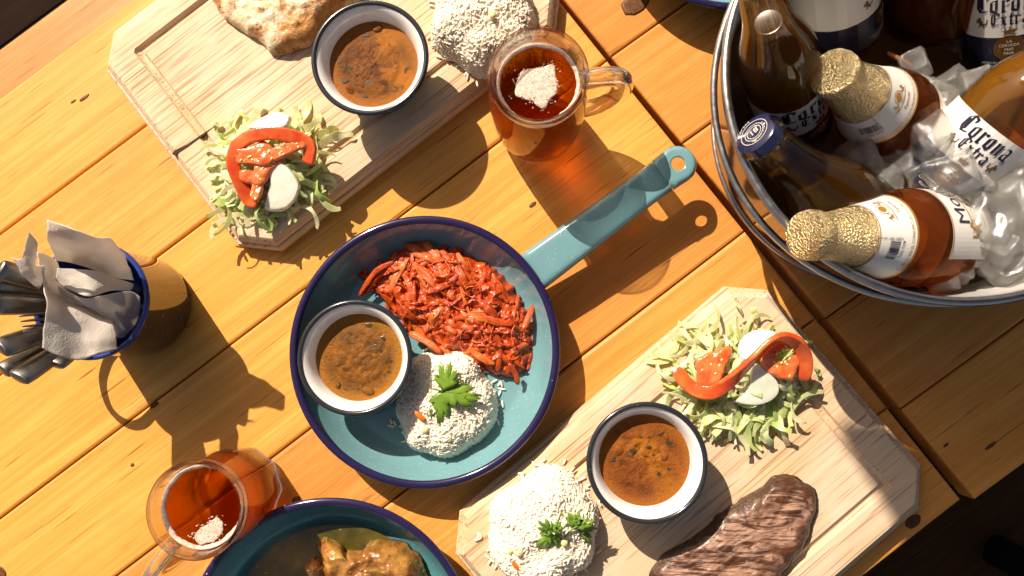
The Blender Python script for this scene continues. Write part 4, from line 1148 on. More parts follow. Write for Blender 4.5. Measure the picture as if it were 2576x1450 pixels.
P = smooth_path([Vector((math.cos(hd_) * r, math.sin(hd_) * r, z)) for r, z in ((er * .94, .072), (er + .012, .074), (er + .024, .066), (er + .029, .048), (er + .022, .028), (er + .008, .017), (er * .94, .014))], 5)
v, f = tube(P, .0052, 12, .45, up=None); obj('handle', mesh('handle', v, f), MAT['mug_enamel'], EM)

ZX = (.3254, 0, 535)
def zx(x, y, z): return G(ZX[1] + x * ZX[0], ZX[2] + y * ZX[0], z)
def utensil(name, label, tip, z_tip, foot, w_tip, w_neck, thick=.5, tines=0):
    a = zx(tip[0], tip[1], z_tip); b = Vector((ec.x + foot[0], ec.y + foot[1], .012))
    d = b - a; L = d.length; ax = d.normalized()
    t = thing(name, label, 'cutlery', b, 'cutlery in the enamel mug')
    side = ax.cross(Vector((0, 0, 1))).normalized(); up = side.cross(ax)
    st = [(0.0, .80), (.006, .95), (.05, 1.0), (.14, .96), (.28, .82), (.42, .62), (.55, .48), (.75, .42), (.92, .40), (1.0, .3)]
    if not tines:
        P = [a + d * s for s, k in st]; rad = [w_tip * .86 * k for s, k in st]
        v, f = tube(P, rad, 14, thick, up=up)
        obj('handle', mesh('handle', local(v, t.location), f, True, 60), MAT['steel'], t)
    else:
        P = [a + d * s for s in (.30, .36, .44, .55, .75, 1.0)]; v, f = tube(P, [w_tip, w_tip * .98, w_tip * .7, .003, .0026, .0022], 12, .22, up=up)
        obj('neck', mesh('neck', local(v, t.location), f), MAT['steel'], t)
        for k in range(tines):
            o_ = side * (k - (tines - 1) / 2) * w_tip * 2 / tines
            v, f = tube([a + o_ * .92 , a + d * .10 + o_, a + d * .20 + o_, a + d * .33 + o_ * .95], [.0006, .0012, .0013, .0014], 6, .7, up=up)
            obj('tine', mesh('tine', local(v, t.location), f), MAT['steel'], t)
    return t
utensil('spoon', 'steel handle with a grooved end touching the torn white napkin', (-10, 440), .135, (.015, -.01), .0095, .004)
utensil('spoon', 'thin steel handle lying just below the grooved handle', (-30, 555), .125, (.018, .0), .0060, .004)
utensil('table_knife', 'thick smooth steel handle pointing straight away from the mug', (-60, 700), .125, (.02, .0), .0105, .004)
utensil('fork', 'steel fork with bare tines showing beside the napkin', (165, 862), .128, (.02, -.005), .0085, .004, tines=4)
utensil('table_knife', 'flat patterned steel handle just above the corner of the large napkin', (0, 1050), .13, (.015, .012), .0105, .004, .42)
utensil('table_knife', 'dark steel handle with a square end between two patterned handles', (20, 1225), .12, (.018, .014), .0085, .004, .6)
utensil('table_knife', 'broad patterned steel handle with a cut end below the napkin', (140, 1285), .125, (.014, .016), .0105, .004, .45)
utensil('spoon', 'short steel handle end under the lower napkin edge', (425, 1180), .105, (.012, .018), .0090, .004, .45)

def napkin(name, label, grid, seed, sub=9, crump=.0026):
    """a folded paper sheet: rows of (x, y, z) control points on the photograph, spread as a smooth patch"""
    rows = [smooth_path([zx(*p) for p in r], sub) for r in grid]
    cols = len(rows[0]); colsP = [smooth_path([rows[j][i] for j in range(len(rows))], sub) for i in range(cols)]
    nr = len(colsP[0]); v = []
    for j in range(nr):
        for i in range(cols):
            p = colsP[i][j]; q = p * 55
            v.append(p + Vector((0, 0, 1)) * crump * fbm(q + Vector((seed, 0, 0)), 3) + Vector((1, 0, 0)) * crump * .6 * noise.noise(p * 80 + Vector((0, seed, 0))))
    f = [(j * cols + i, j * cols + i + 1, (j + 1) * cols + i + 1, (j + 1) * cols + i) for j in range(nr - 1) for i in range(cols - 1)]
    c = sum(v, Vector()) / len(v)
    o = obj(name, mesh(name, local(v, c), f), MAT['napkin'], None, c)
    so = o.modifiers.new('thickness', 'SOLIDIFY'); so.thickness = .0007
    tag(o, label, 'napkin', 'paper napkins in the enamel mug'); return o
napkin('paper_napkin', 'white paper napkin folded to a tall rounded corner over the mug rim', [[(365, 55, .150), (600, 135, .148), (740, 190, .142), (870, 205, .130), (950, 320, .110)], [(372, 150, .146), (600, 215, .136), (760, 280, .126), (880, 320, .114), (985, 395, .096)], [(388, 250, .136), (560, 300, .112), (720, 350, .104), (880, 420, .095), (1020, 450, .085)], [(430, 375, .124), (560, 390, .106), (720, 440, .098), (900, 500, .086), (1040, 520, .072)]], 3)
napkin('paper_napkin', 'torn bright white napkin tip standing up beside the steel handles', [[(85, 345, .140), (160, 345, .143), (230, 145, .158)], [(150, 430, .134), (215, 380, .140), (298, 270, .146)], [(225, 530, .124), (262, 490, .128), (268, 400, .132)], [(300, 590, .112), (330, 520, .116), (345, 410, .124)]], 7)
napkin('paper_napkin', 'large shaded napkin spread over the cutlery with a square lower corner', [[(285, 305, .128), (350, 320, .124), (420, 360, .116), (450, 440, .100)], [(330, 560, .122), (390, 600, .110), (480, 640, .098), (560, 650, .084)], [(372, 680, .124), (470, 740, .112), (640, 760, .100), (800, 800, .082)], [(355, 850, .122), (500, 880, .112), (680, 880, .102), (870, 862, .092)], [(315, 1045, .120), (570, 1140, .106), (740, 1100, .100), (890, 1058, .093)]], 11)
napkin('paper_napkin', 'folded napkin ply with a pale sunlit crest in the middle of the mug', [[(445, 430, .122), (600, 440, .116), (750, 455, .112), (900, 510, .098), (1030, 550, .085)], [(440, 480, .120), (580, 540, .118), (730, 570, .114), (880, 560, .102), (1025, 580, .084)], [(435, 520, .114), (560, 600, .116), (690, 648, .116), (850, 600, .100), (1010, 600, .080)]], 15, crump=.001)
napkin('paper_napkin', 'dark inner napkin fold tucked against the mug wall', [[(440, 560, .104), (640, 660, .106), (800, 640, .092), (1000, 610, .072), (1085, 650, .066)], [(450, 600, .102), (650, 700, .102), (820, 790, .088), (960, 760, .070), (1080, 760, .062)], [(590, 700, .098), (740, 750, .096), (870, 860, .086), (960, 900, .072), (1040, 860, .060)], [(600, 715, .090), (745, 765, .088), (880, 900, .084), (905, 965, .078), (960, 960, .066)]], 19, crump=.001)

# ------------------------------------------------------------------ tub of bottles on ice
MAT['tub_out'] = enamel('navy_tub_enamel', (.020, .014, .032), speck=(.5, .4, .3), scale=160, thr=.10, amount=.2, rough=.10)
MAT['tub_in'] = plain('grey_white_tub_lining', (.62, .61, .57), .22, Coat_Weight=.3)
MAT['galv'] = M('galvanised_wire'); _m = MAT['galv']; _n = _m.noise(_m.co(), 160, 4, .6)
_m.P(Base_Color=_m.mix(_n, (.42, .42, .41), (.60, .59, .57)), Metallic=1.0, Roughness=_m.math('MULTIPLY_ADD', _n, .3, .18)); MAT['galv'] = _m.m
TZ, TR, TB = .135, .1597, .1365
tc = G(2403, 188, TZ); TUB = thing('party_tub', 'round navy metal tub with wire handle, filled with bottles and ice', 'tub', (tc.x, tc.y, .0002))
def tub_r(z): return TB + (TR - TB) * (z / TZ) ** .9
prof = [(.0005, .006)] + [(TB * .5, .006), (TB - .012, .006), (TB - .004, .012)] + [(tub_r(z) - .0015, z) for z in (.03, .05, .07, .09, .11, .125, .1335)]
v, f = lathe(prof, 128); obj('lining', mesh('lining', v, f), MAT['tub_in'], TUB)
prof = [(.0005, .002), (TB - .002, .002), (TB, .004)] + [(tub_r(z), z) for z in (.012, .03, .05, .07, .09, .11, .125, .1335)]
v, f = lathe(prof, 128); obj('wall', mesh('wall', v, f), MAT['tub_out'], TUB)
def ring(r, z, q, n=12, k=1.0): return [(r + q * math.cos(2 * math.pi * j / n), z + q * k * math.sin(2 * math.pi * j / n)) for j in range(n + 1)]
v, f = lathe(ring(TR, TZ, .0034), 128); obj('rim', mesh('rim', v, f), MAT['galv'], TUB)
v, f = lathe(ring(TB + .0004, .0030, .0022), 128); obj('foot_ring', mesh('foot_ring', v, f), MAT['galv'], TUB)
hx = Vector((.44, -.90, 0)).normalized(); px_ = Vector((-.90, -.44, 0)); px_ = (px_ - hx * px_.dot(hx)).normalized()
drop = R(12); P = []
for k in range(41):
    th = math.pi * k / 40
    P.append(Vector((0, 0, TZ + .001)) + hx * (TR + .0006) * math.cos(th) + (px_ * math.cos(drop) + Vector((0, 0, -1)) * math.sin(drop)) * (TR + .005) * math.sin(th))
v, f = tube(P, .0027, 10); obj('bail_handle', mesh('bail_handle', v, f), MAT['galv'], TUB)
for s in (1, -1):
    o_ = hx * (TR + .0035) * s
    v, f = tube([o_ + Vector((0, 0, TZ - .012)), o_ + Vector((0, 0, TZ + .003))], [.006, .006], 12, .6); obj('bail_lug', mesh('bail_lug', v, f), MAT['galv'], TUB)
WZ = .072
v, f = lathe([(.0005, 0), (.04, 0), (.08, 0), (.12, 0), (tub_r(WZ) - .002, 0)], 96)
v = [(a, b, WZ + .0008 * noise.noise(Vector((a * 45, b * 45, 0)))) for a, b, c3 in v]
wt = obj('melt_water', mesh('melt_water', v, [tuple(reversed(q)) for q in f]), thinglass('melt_water', (.60, .47, .29), (1, 1, 1), .03, (70, .25, .004)), None, TUB.location.copy())
tag(wt, 'murky amber melt water filling the tub around the bottles', 'water')

# ------------------------------------------------------------------ bottles
MAT['bottle_glass'] = thinglass('clear_bottle_glass', (.93, .92, .86), (1, 1, 1), .03, (35, .12, .003), .8)
MAT['lager'] = glassmix('golden_lager', (.92, .62, .22), 1.33, 0, .70, (.92, .62, .24), haze=((.48, .20, .026), .30))
MAT['brown_glass'] = glassmix('brown_beer_bottle', (.70, .29, .10), 1.36, 0.02, .55, (.72, .30, .10), haze=((.22, .055, .014), .16))
MAT['paper'] = plain('label_white', (.80, .77, .70), .35)
MAT['navy_ink'] = plain('label_navy', (.012, .012, .030), .3)
MAT['brown_ink'] = plain('label_brown', (.16, .070, .022), .4)
MAT['gold_ink'] = plain('label_gold', (.58, .30, .06), .3, .5)
MAT['red_ink'] = plain('label_red', (.35, .03, .03), .4)
MAT['ivory_ink'] = plain('label_ivory', (.74, .70, .60), .4)
MAT['amber_ink'] = plain('label_amber', (.13, .055, .010), .25)
MAT['cap_navy'] = plain('crown_cap_navy', (.016, .019, .060), .22, Coat_Weight=.5)
m = M('gold_foil'); n1 = m.noise(m.co(), 420, 5, .7); n2 = m.voro(m.co(), 600); n3 = m.noise(m.co(), 90, 3, .6)
m.P(Base_Color=m.mix(n3, (.78, .56, .24), (.90, .74, .44)), Metallic=1.0, Roughness=.24, Normal=m.bump(m.math('ADD', n1, m.math('MULTIPLY', n2, .7)), 1.0, .0022)); MAT['foil'] = m.m

# black-letter print: strokes of a broad nib
NIB = (.19, .16)
BL = {
 'o': ([[(.10, .86), (.10, .14), (.46, .0)], [(.10, .86), (.46, 1.0), (.46, .14)], [(.46, 1.0), (.46, .12)]], .78),
 'r': ([[(.02, .90), (.14, 1.0), (.14, .0)], [(.14, .80), (.42, 1.0), (.50, .84)], [(.08, .06), (.30, .0)]], .66),
 'n': ([[(.02, .90), (.14, 1.0), (.14, .0)], [(.14, .82), (.48, 1.0), (.48, .0)], [(.48, .04), (.60, .10)]], .82),
 'a': ([[(.08, .92), (.30, 1.02), (.50, .88), (.50, .06), (.64, .0)], [(.50, .60), (.12, .46), (.12, .12), (.34, .0), (.50, .14)]], .82),
 'x': ([[(.04, .96), (.18, .96), (.46, .04), (.60, .04)], [(.08, .0), (.30, .46), (.52, 1.0)], [(.12, .54), (.48, .54)]], .78),
 't': ([[(.22, 1.35), (.22, .10), (.46, .0)], [(.02, .96), (.50, .96)]], .58),
 'C': ([[(.86, 1.36), (.46, 1.52), (.14, 1.20), (.10, .40), (.34, .0), (.84, .10)], [(.44, 1.40), (.44, .20)], [(.86, 1.40), (.84, 1.06)], [(.26, 1.10), (.26, .30)]], 1.02),
 'E': ([[(.84, 1.34), (.44, 1.50), (.14, 1.22), (.12, .34), (.36, .0), (.84, .14)], [(.40, 1.36), (.40, .16)], [(.40, .78), (.70, .80)], [(.84, 1.40), (.80, 1.12)]], .98),
}
def black_letter(word, size):
    v, f = [], []; x = 0
    nx, ny = NIB
    for ch in word:
        st, adv = BL[ch]
        for pl in st:
            for (a, b) in zip(pl[:-1], pl[1:]):
                dx, dy = b[0] - a[0], b[1] - a[1]
                cr_ = abs(dx * ny - dy * nx)
                if cr_ < .012:      # along the nib: a hairline
                    k = len(v); L = math.hypot(dx, dy) or 1; ox, oy = -dy / L * .03, dx / L * .03
                    v += [(x + a[0] - ox, a[1] - oy), (x + b[0] - ox, b[1] - oy), (x + b[0] + ox, b[1] + oy), (x + a[0] + ox, a[1] + oy)]
                else:
                    k = len(v); v += [(x + a[0] - nx / 2, a[1] - ny / 2), (x + b[0] - nx / 2, b[1] - ny / 2), (x + b[0] + nx / 2, b[1] + ny / 2), (x + a[0] + nx / 2, a[1] + ny / 2)]
                f.append((k, k + 1, k + 2, k + 3))
        x += adv
    return [((a - x / 2) * size, b * size) for a, b in v], f

def poly(pts): return list(pts), [tuple(range(len(pts)))]
def disc(r, n=28): return poly([(r * math.cos(2 * math.pi * k / n), r * math.sin(2 * math.pi * k / n)) for k in range(n)])
def annulus(r0, r1, n=36, a0=0, a1=2 * math.pi):
    v, f = [], []
    for k in range(n + 1):
        a = a0 + (a1 - a0) * k / n; v += [(r0 * math.cos(a), r0 * math.sin(a)), (r1 * math.cos(a), r1 * math.sin(a))]
    for k in range(n): f.append((2 * k, 2 * k + 1, 2 * k + 3, 2 * k + 2))
    return v, f
def grid2(u0, u1, lo, hi, nu=24):
    v = []
    for k in range(nu + 1):
        u = u0 + (u1 - u0) * k / nu; v += [(u, lo(u)), (u, hi(u))]
    return v, [(2 * k, 2 * k + 2, 2 * k + 3, 2 * k + 1) for k in range(nu)]
def join(*parts):
    v, f = [], []
    for (a, b), dx, dy in parts:
        k = len(v); v += [(x + dx, y + dy) for x, y in a]; f += [tuple(k + i for i in q) for q in b]
    return v, f
LION = [(0, 0), (.2, .02), (.28, .25), (.42, .18), (.55, .0), (.72, .02), (.62, .14), (.60, .34), (.72, .52), (.92, .44), (1.0, .54), (.80, .66), (.98, .72), (.94, .84), (.74, .82), (.70, 1.0), (.52, 1.06), (.40, .96), (.44, .82), (.30, .70), (.20, .46), (.02, .42), (-.16, .58), (-.12, .80), (-.26, .92), (-.34, .78), (-.24, .70), (-.30, .50), (-.10, .30), (.04, .26)]
def crown():
    pts = [(-.62, 0), (.62, 0), (.66, .22), (1.0, .62), (.66, .50), (.52, .86), (.30, .52), (0, .98), (-.30, .52), (-.52, .86), (-.66, .50), (-1.0, .62), (-.66, .22)]
    return join((poly([(a, b + .18) for a, b in pts]), 0, 0), (poly([(-.66, -.06), (.66, -.06), (.66, .10), (-.66, .10)]), 0, 0), (disc(.13, 10), 0, 1.28))

def bottle(kind, label, cap_px, cap_z, base_px, base_z, roll, rs=1.0, cap_print=False):
    cap, base = G(*cap_px, cap_z), G(*base_px, base_z)
    ax = cap - base; L = ax.length; ax.normalize()
    mid = base + ax * L * .3
    tocam = (cam.location - mid); X = (tocam - ax * tocam.dot(ax)).normalized(); Y = ax.cross(X)
    Rm = Matrix((X, Y, ax)).transposed().to_quaternion() @ Quaternion((0, 0, 1), roll)
    t = thing('beer_bottle', label, 'bottle', base, 'beer bottles in the tub')
    t.rotation_mode = 'QUATERNION'; t.rotation_quaternion = Rm
    if kind == 'clear':
        pr = [(.0005, .010), (.018, .004), (.0262, .0), (.0292, .008), (.0303, .02), (.0305, .05), (.0305, .48), (.0300, .53), (.0282, .58), (.0240, .645), (.0190, .71), (.0162, .77), (.0147, .85), (.0138, .92), (.0134, .942), (.0143, .946), (.0143, .962), (.0128, .966), (.0126, .99)]
        pr = [(r * rs, z * L) for r, z in pr]
        fR = interp(pr[3:])
        v, f = lathe(pr, 48); obj('glass', mesh('glass', v, f), MAT['bottle_glass'], t)
        fill = .735 * L; bp = [(.0005, .012 * L + .002), (.022 * rs, .010 * L)]
        z = .02 * L
        while z < fill: bp.append((fR(z) * .945, z)); z += L * .02
        bp += [(fR(fill) * .945, fill), (fR(fill) * .5, fill - .0004), (.0005, fill - .0004)]
        v, f = lathe(bp, 40); obj('beer', mesh('beer', v, f), MAT['lager'], t)
        n = 42; v, f = lathe([(.0152 * rs, .956 * L), (.0153 * rs, .966 * L), (.0146 * rs, .978 * L), (.0138 * rs, .994 * L), (.0120 * rs, 1.0 * L), (.0004, 1.0 * L)], n, rmod=lambda a, r, z: 1 + (.035 * math.cos(a * 21) if z < .97 * L else 0))
        cp = obj('crown_cap', mesh('crown_cap', v, f, True, 40), MAT['cap_navy'], t)
        if True:
            hw = 1.42 * fR(.2 * L)     # half width of the printed front
            k = L / .24
            cen = .0295 * k; arch = lambda u: .050 * k + .010 * k * (u / hw) ** 2 - .006 * k
            pa = wrap('label', *grid2(-hw, hw, lambda u: .0470 * k + .008 * k * (abs(u) / hw) ** 2, lambda u: .0985 * k - .006 * k * math.cos(u / hw * 1.5)), fR, 0, 0, MAT['paper'], t, .0003)
            na = wrap('label', *grid2(-hw, hw, lambda u: .0085 * k, lambda u: .0470 * k + .008 * k * (abs(u) / hw) ** 2 - .0002), fR, 0, 0, MAT['navy_ink'], t, .0003)
            wrap('lettering', *black_letter('Corona', .0122 * k), fR, 0, .0735 * k, MAT['navy_ink'], pa, .0005, step=.000012)
            wrap('lettering', *black_letter('Extra', .0086 * k), fR, 0, .0600 * k, MAT['navy_ink'], pa, .0005, step=.000012)
            wrap('crown_emblem', *[[(a * .0072 * k, b * .0052 * k) for a, b in crown()[0]], crown()[1]], fR, 0, .0502 * k, MAT['brown_ink'], pa, .0005, step=.00001)
            for s in (1, -1):
                wrap('griffin_emblem', [(s * a * .0090 * k, b * .0100 * k) for a, b in LION], [tuple(range(len(LION)))], fR, s * .0215 * k, .0575 * k, MAT['brown_ink'], pa, .0005)
            v2, f2 = text_polys('®', .005 * k); wrap('lettering', v2, f2, fR, .0292 * k, .0705 * k, MAT['navy_ink'], pa, .0005)
            wrap('medallion', *disc(.0125 * k), fR, 0, .0355 * k, MAT['amber_ink'], na, .0005)
            wrap('medallion_ring', *annulus(.0125 * k, .0132 * k), fR, 0, .0355 * k, MAT['brown_ink'], na, .0006)
            for body, sz, z in (('LA', .0040, .0412), ('CERVEZA', .0040, .0370), ('MAS', .0040, .0328), ('FINA', .0040, .0286), ('HECHO EN MEXICO    4.5% ALC. VOL.', .0028, .0196), ('CERVECERIA MODELO', .0040, .0152), ('CONT. NET. 355 ml', .0036, .0108)):
                v2, f2 = text_polys(body, sz * k); wrap('lettering', v2, f2, fR, 0, z * k, MAT['ivory_ink'], na, .0008)
            # print on the cap
            def flat(name, vf, mat_, dz, dx=0, dy=0, rot=0):
                v2, f2 = vf; c, s = math.cos(rot), math.sin(rot)
                obj(name, mesh(name, [(a * c - b * s + dx, a * s + b * c + dy, L + dz) for a, b in v2], f2, False), mat_, cp)
            if not cap_print: return t
            for r0 in (.0046, .0062, .0090): flat('printed_ring', annulus(r0 * rs, (r0 + .00035) * rs, 40), MAT['ivory_ink'], .0002)
            tx = Quaternion((0, 0, 1), 0); ra = cap_roll = math.pi / 2 + R(35)
            flat('lettering', text_polys('18', .0062 * rs), MAT['ivory_ink'], .0002, -.0016 * rs * math.cos(ra + 1.57) , -.0016 * rs * math.sin(ra + 1.57), ra)
            flat('lettering', text_polys('+', .0036 * rs), MAT['ivory_ink'], .0003, .0032 * rs * math.cos(ra) + .0016 * rs * math.cos(ra + 1.57), .0032 * rs * math.sin(ra) + .0016 * rs * math.sin(ra + 1.57), ra)
            for word, aa, rr_, sz, sgn in (('Corona', ra + 1.9, .0106, .0030, -1), ('No venta a menores', ra - .95, .0076, .0018, 1)):
                n_ = len(word); da = sz * .60 / rr_
                for i, chh in enumerate(word):
                    if chh == ' ': continue
                    th = aa + sgn * (i - (n_ - 1) / 2) * da
                    flat('lettering', text_polys(chh, sz * rs), MAT['ivory_ink'], .0002, rr_ * rs * math.cos(th), rr_ * rs * math.sin(th), th - sgn * -1 * math.pi / 2)
            for th in (ra - .15, ra - 1.9): flat('printed_dot', [(a + .0076 * rs * math.cos(th), b + .0076 * rs * math.sin(th)) for a, b in disc(.0006 * rs, 10)[0]] and (lambda d: ([(a + .0076 * rs * math.cos(th), b + .0076 * rs * math.sin(th)) for a, b in d[0]], d[1]))(disc(.0007 * rs, 10)), MAT['ivory_ink'], .0002)
    else:
        pr = [(.0005, .006), (.024, .0), (.0318, .0), (.0345, .018), (.0358, .05), (.0360, .10), (.0360, .34), (.0355, .40), (.0335, .46), (.0300, .515), (.0268, .57), (.0238, .64), (.0212, .70), (.0186, .77), (.0155, .85), (.0142, .92), (.0140, .97)]
        pr = [(r * rs, z * L) for r, z in pr]; fR = interp(pr[2:])
        v, f = lathe(pr + [(.0005, .972 * L)], 56); obj('glass', mesh('glass', v, f), MAT['brown_glass'], t)
        fo = [(.0216, .695), (.0214, .705), (.0188, .775), (.0164, .85), (.0154, .895), (.0156, .910), (.0172, .925), (.0172, .965), (.0164, .985), (.0148, .996), (.0090, 1.0), (.0004, 1.001)]
        v, f = lathe([(r * rs, z * L) for r, z in fo], 64, rmod=lambda a, r, z: 1 + .022 * noise.noise(Vector((math.cos(a) * 4, math.sin(a) * 4, z * 260))))
        obj('foil', mesh('foil', v, f), MAT['foil'], t)
        nl = lambda z: fR(z)
        hw = 3.13 * fR(.61 * L)
        nk = wrap('neck_label', *grid2(-hw, hw, lambda u: .525 * L, lambda u: .600 * L, 60), fR, 0, 0, MAT['paper'], t, .0004)
        nk2 = wrap('neck_label', *grid2(-hw, hw, lambda u: .6001 * L, lambda u: .700 * L, 60), fR, 0, 0, MAT['paper'], t, .0004)
        wrap('gold_edge', *grid2(-hw, hw, lambda u: .521 * L, lambda u: .530 * L, 60), fR, 0, 0, MAT['gold_ink'], t, .0007)
        wrap('gold_edge', *grid2(-hw, hw, lambda u: .694 * L, lambda u: .699 * L, 60), fR, 0, 0, MAT['gold_ink'], t, .0007)
        k = L / .20
        v2, f2 = text_polys('EL ABUSO EN EL CONSUMO DE ESTE PRODUCTO ES NOCIVO PARA LA SALUD', .0036 * k); wrap('lettering', v2, f2, fR, .0, .538 * L, MAT['gold_ink'], nk, .0007)
        for th in (0.0, 2.0):
            u = th * fR(.6 * L)
            wrap('seal', *annulus(.0050 * k, .0056 * k), fR, u, .640 * L, MAT['gold_ink'], nk2, .0007)
            wrap('seal', *disc(.0036 * k), fR, u, .640 * L, MAT['gold_ink'], nk2, .0007)
            for s in (1, -1): wrap('lion_emblem', [(s * a * .0050 * k, b * .0062 * k) for a, b in LION], [tuple(range(len(LION)))], fR, u + s * .0075 * k, .610 * L, MAT['gold_ink'], nk2, .0007)
            wrap('rule', *poly([(-.013 * k, 0), (.013 * k, 0), (.013 * k, .0007 * k), (-.013 * k, .0007 * k)]), fR, u, .603 * L, MAT['brown_ink'], nk2, .0008)
            v2, f2 = text_polys('Especial', .0050 * k); v2 = [(a + b * .35, b) for a, b in v2]; wrap('lettering', v2, f2, fR, u, .572 * L, MAT['brown_ink'], nk, .0008)
        # bar code on the neck
        r_ = random.Random(12); bars = []; x = -.0085 * k
        while x < .0085 * k:
            w_ = r_.choice((.0003, .0005, .0008)) * k; bars.append((poly([(x, 0), (x + w_, 0), (x + w_, .0095 * k), (x, .0095 * k)]), 0, 0)); x += w_ + r_.choice((.0004, .0006)) * k
        ub = -1.25 * fR(.6 * L)
        wrap('bar_code', *join(*bars), fR, ub, .600 * L, MAT['navy_ink'], nk, .0008)
        v2, f2 = text_polys('7502 7278', .0034 * k); wrap('lettering', v2, f2, fR, ub, .578 * L, MAT['navy_ink'], nk, .0008)
        v2, f2 = text_polys('CONT. NET. 355 ml', .0026 * k); wrap('lettering', v2, f2, fR, ub + .0130 * k, .645 * L, MAT['navy_ink'], nk, .0008, rot=math.pi / 2)
        # body label
        hw = 1.15 * fR(.2 * L)
        lb = wrap('label', *grid2(-hw, hw, lambda u: .085 * L, lambda u: .350 * L, 30), fR, 0, 0, MAT['paper'], t, .0004)
        for z in (.085, .343): wrap('gold_edge', *grid2(-hw, hw, lambda u: z * L, lambda u: (z + .007) * L, 30), fR, 0, 0, MAT['gold_ink'], lb, .0007)
        v2, f2 = text_polys('Modelo', .0215 * k); wrap('lettering', v2, f2, fR, .006 * k, .225 * L, MAT['navy_ink'], lb, .0008)
        v2, f2 = text_polys('CERVEZA', .0042 * k); wrap('lettering', v2, f2, fR, .010 * k, .318 * L, MAT['red_ink'], lb, .0008)
        v2, f2 = text_polys('Especial', .0125 * k); v2 = [(a + b * .4, b) for a, b in v2]; wrap('lettering', v2, f2, fR, .008 * k, .150 * L, MAT['brown_ink'], lb, .0008)
        wrap('rule', *poly([(-.034 * k, 0), (.034 * k, 0), (.034 * k, .0014 * k), (-.034 * k, .0014 * k)]), fR, 0, .205 * L, MAT['gold_ink'], lb, .0007)
        for s in (1, -1): wrap('lion_emblem', [(s * a * .0125 * k, b * .0150 * k) for a, b in LION], [tuple(range(len(LION)))], fR, -s * .0345 * k, .150 * L, MAT['gold_ink'], lb, .0008)
        v2, f2 = text_polys('SABOR Y CALIDAD PREMIUM DESDE 1925', .0032 * k); wrap('lettering', v2, f2, fR, 0, .115 * L, MAT['brown_ink'], lb, .0008)
    return t
bottle('clear', 'clear beer bottle leaning on the tub rim, its blue cap printed 18+', (1897, 333), .150, (2290, 672), .040, R(-40), 1.12, True)
bottle('clear', 'clear beer bottle standing against the tub wall, open neck above the rim', (1893, -85), .235, (2005, 320), .035, R(38), .92)
bottle('brown', 'brown beer bottle with wrinkled gold foil, tilted beside the floating orange twig', (2090, 178), .150, (2300, 345), .040, R(35))
bottle('brown', 'brown beer bottle with gold foil lying across the tub rim, bar code showing', (2018, 592), .155, (2395, 602), .075, R(52))
bottle('clear', 'clear beer bottle with white label half buried under ice cubes', (2850, 0), .17, (2325, 480), .070, R(6), 1.10)
bottle('clear', 'clear beer bottle with crown emblem on navy label, standing in shade', (2560, -480), .17, (2532, 152), .055, R(2), 1.08)
bottle('clear', 'dark clear beer bottle whose label corner shows, deep in shade', (2060, -480), .20, (2105, 95), .045, R(75), 1.12)
bottle('brown', 'dark brown beer bottle without label in view, deep in shade', (2370, -480), .19, (2345, 50), .050, R(180), 1.0)

# ------------------------------------------------------------------ ice
m = M('wet_ice'); n1 = m.noise(m.co(), 60, 4, .65); n2 = m.noise(m.co(), 190, 4, .6)
b = m.bump(m.math('ADD', n1, m.math('MULTIPLY', n2, .35)), .28, .004)
g = m.add('BsdfGlass', {'Color': (.99, .99, .98, 1), 'Roughness': .04, 'IOR': 1.33, 'Normal': b})
t_ = m.add('BsdfTransparent', {'Color': (.98, .98, .96, 1)})
gl = m.add('BsdfGlossy', {'Color': (1, 1, 1, 1), 'Roughness': .10, 'Normal': b})
lw = m.add('LayerWeight', {'Blend': .5, 'Normal': b})
m.P(Base_Color=(.92, .92, .90), Roughness=.2, Normal=b)
n5 = m.noise(m.co(), 38, 5, .75, 1.2)
cl = m.math('MULTIPLY', m.ramp(n5, [(.47, 0.0), (.53, 1.0), (.58, 0.0), (.70, .5)]), .22)
k_ = m.math('MULTIPLY', m.math('SUBTRACT', 1.0, m.math('POWER', lw.outputs['Facing'], 1.0)), .66)
m.surf(m.mixsh(cl, m.mixsh(.10, m.mixsh(k_, g, t_), gl), m.p)); MAT['ice'] = m.m
def ice_mesh(seed):
    v, f = [], []; n = 9; rr = random.Random(seed); hole = rr.random()
    idx = {}
    def put(p):
        key = tuple(round(a, 4) for a in p)
        if key not in idx:
            d = Vector(p); k = 11.0
            s = (abs(d.x) ** k + abs(d.y) ** k + abs(d.z) ** k) ** (1 / k); d = d / s
            d *= 1 + .12 * noise.noise(d * 1.1 + Vector((seed * 3.7, 0, 0))) + .06 * noise.noise(d * 3.5 + Vector((0, seed * 2.3, 0)))
            d = Vector((d.x * (1 + .2 * (hole - .5)), d.y, d.z * .86))
            idx[key] = len(v); v.append(d)
        return idx[key]
    for axn in range(3):
        for s in (-1, 1):
            for i in range(n):
                for j in range(n):
                    q = []
                    for (a, b_) in ((i, j), (i + 1, j), (i + 1, j + 1), (i, j + 1)):
                        p = [0, 0, 0]; p[axn] = s; p[(axn + 1) % 3] = -1 + 2 * a / n; p[(axn + 2) % 3] = -1 + 2 * b_ / n; q.append(put(p))
                    f.append(tuple(q if s > 0 else reversed(q)))
    return mesh('ice_cube', v, f)
ICE = [ice_mesh(i) for i in range(7)]
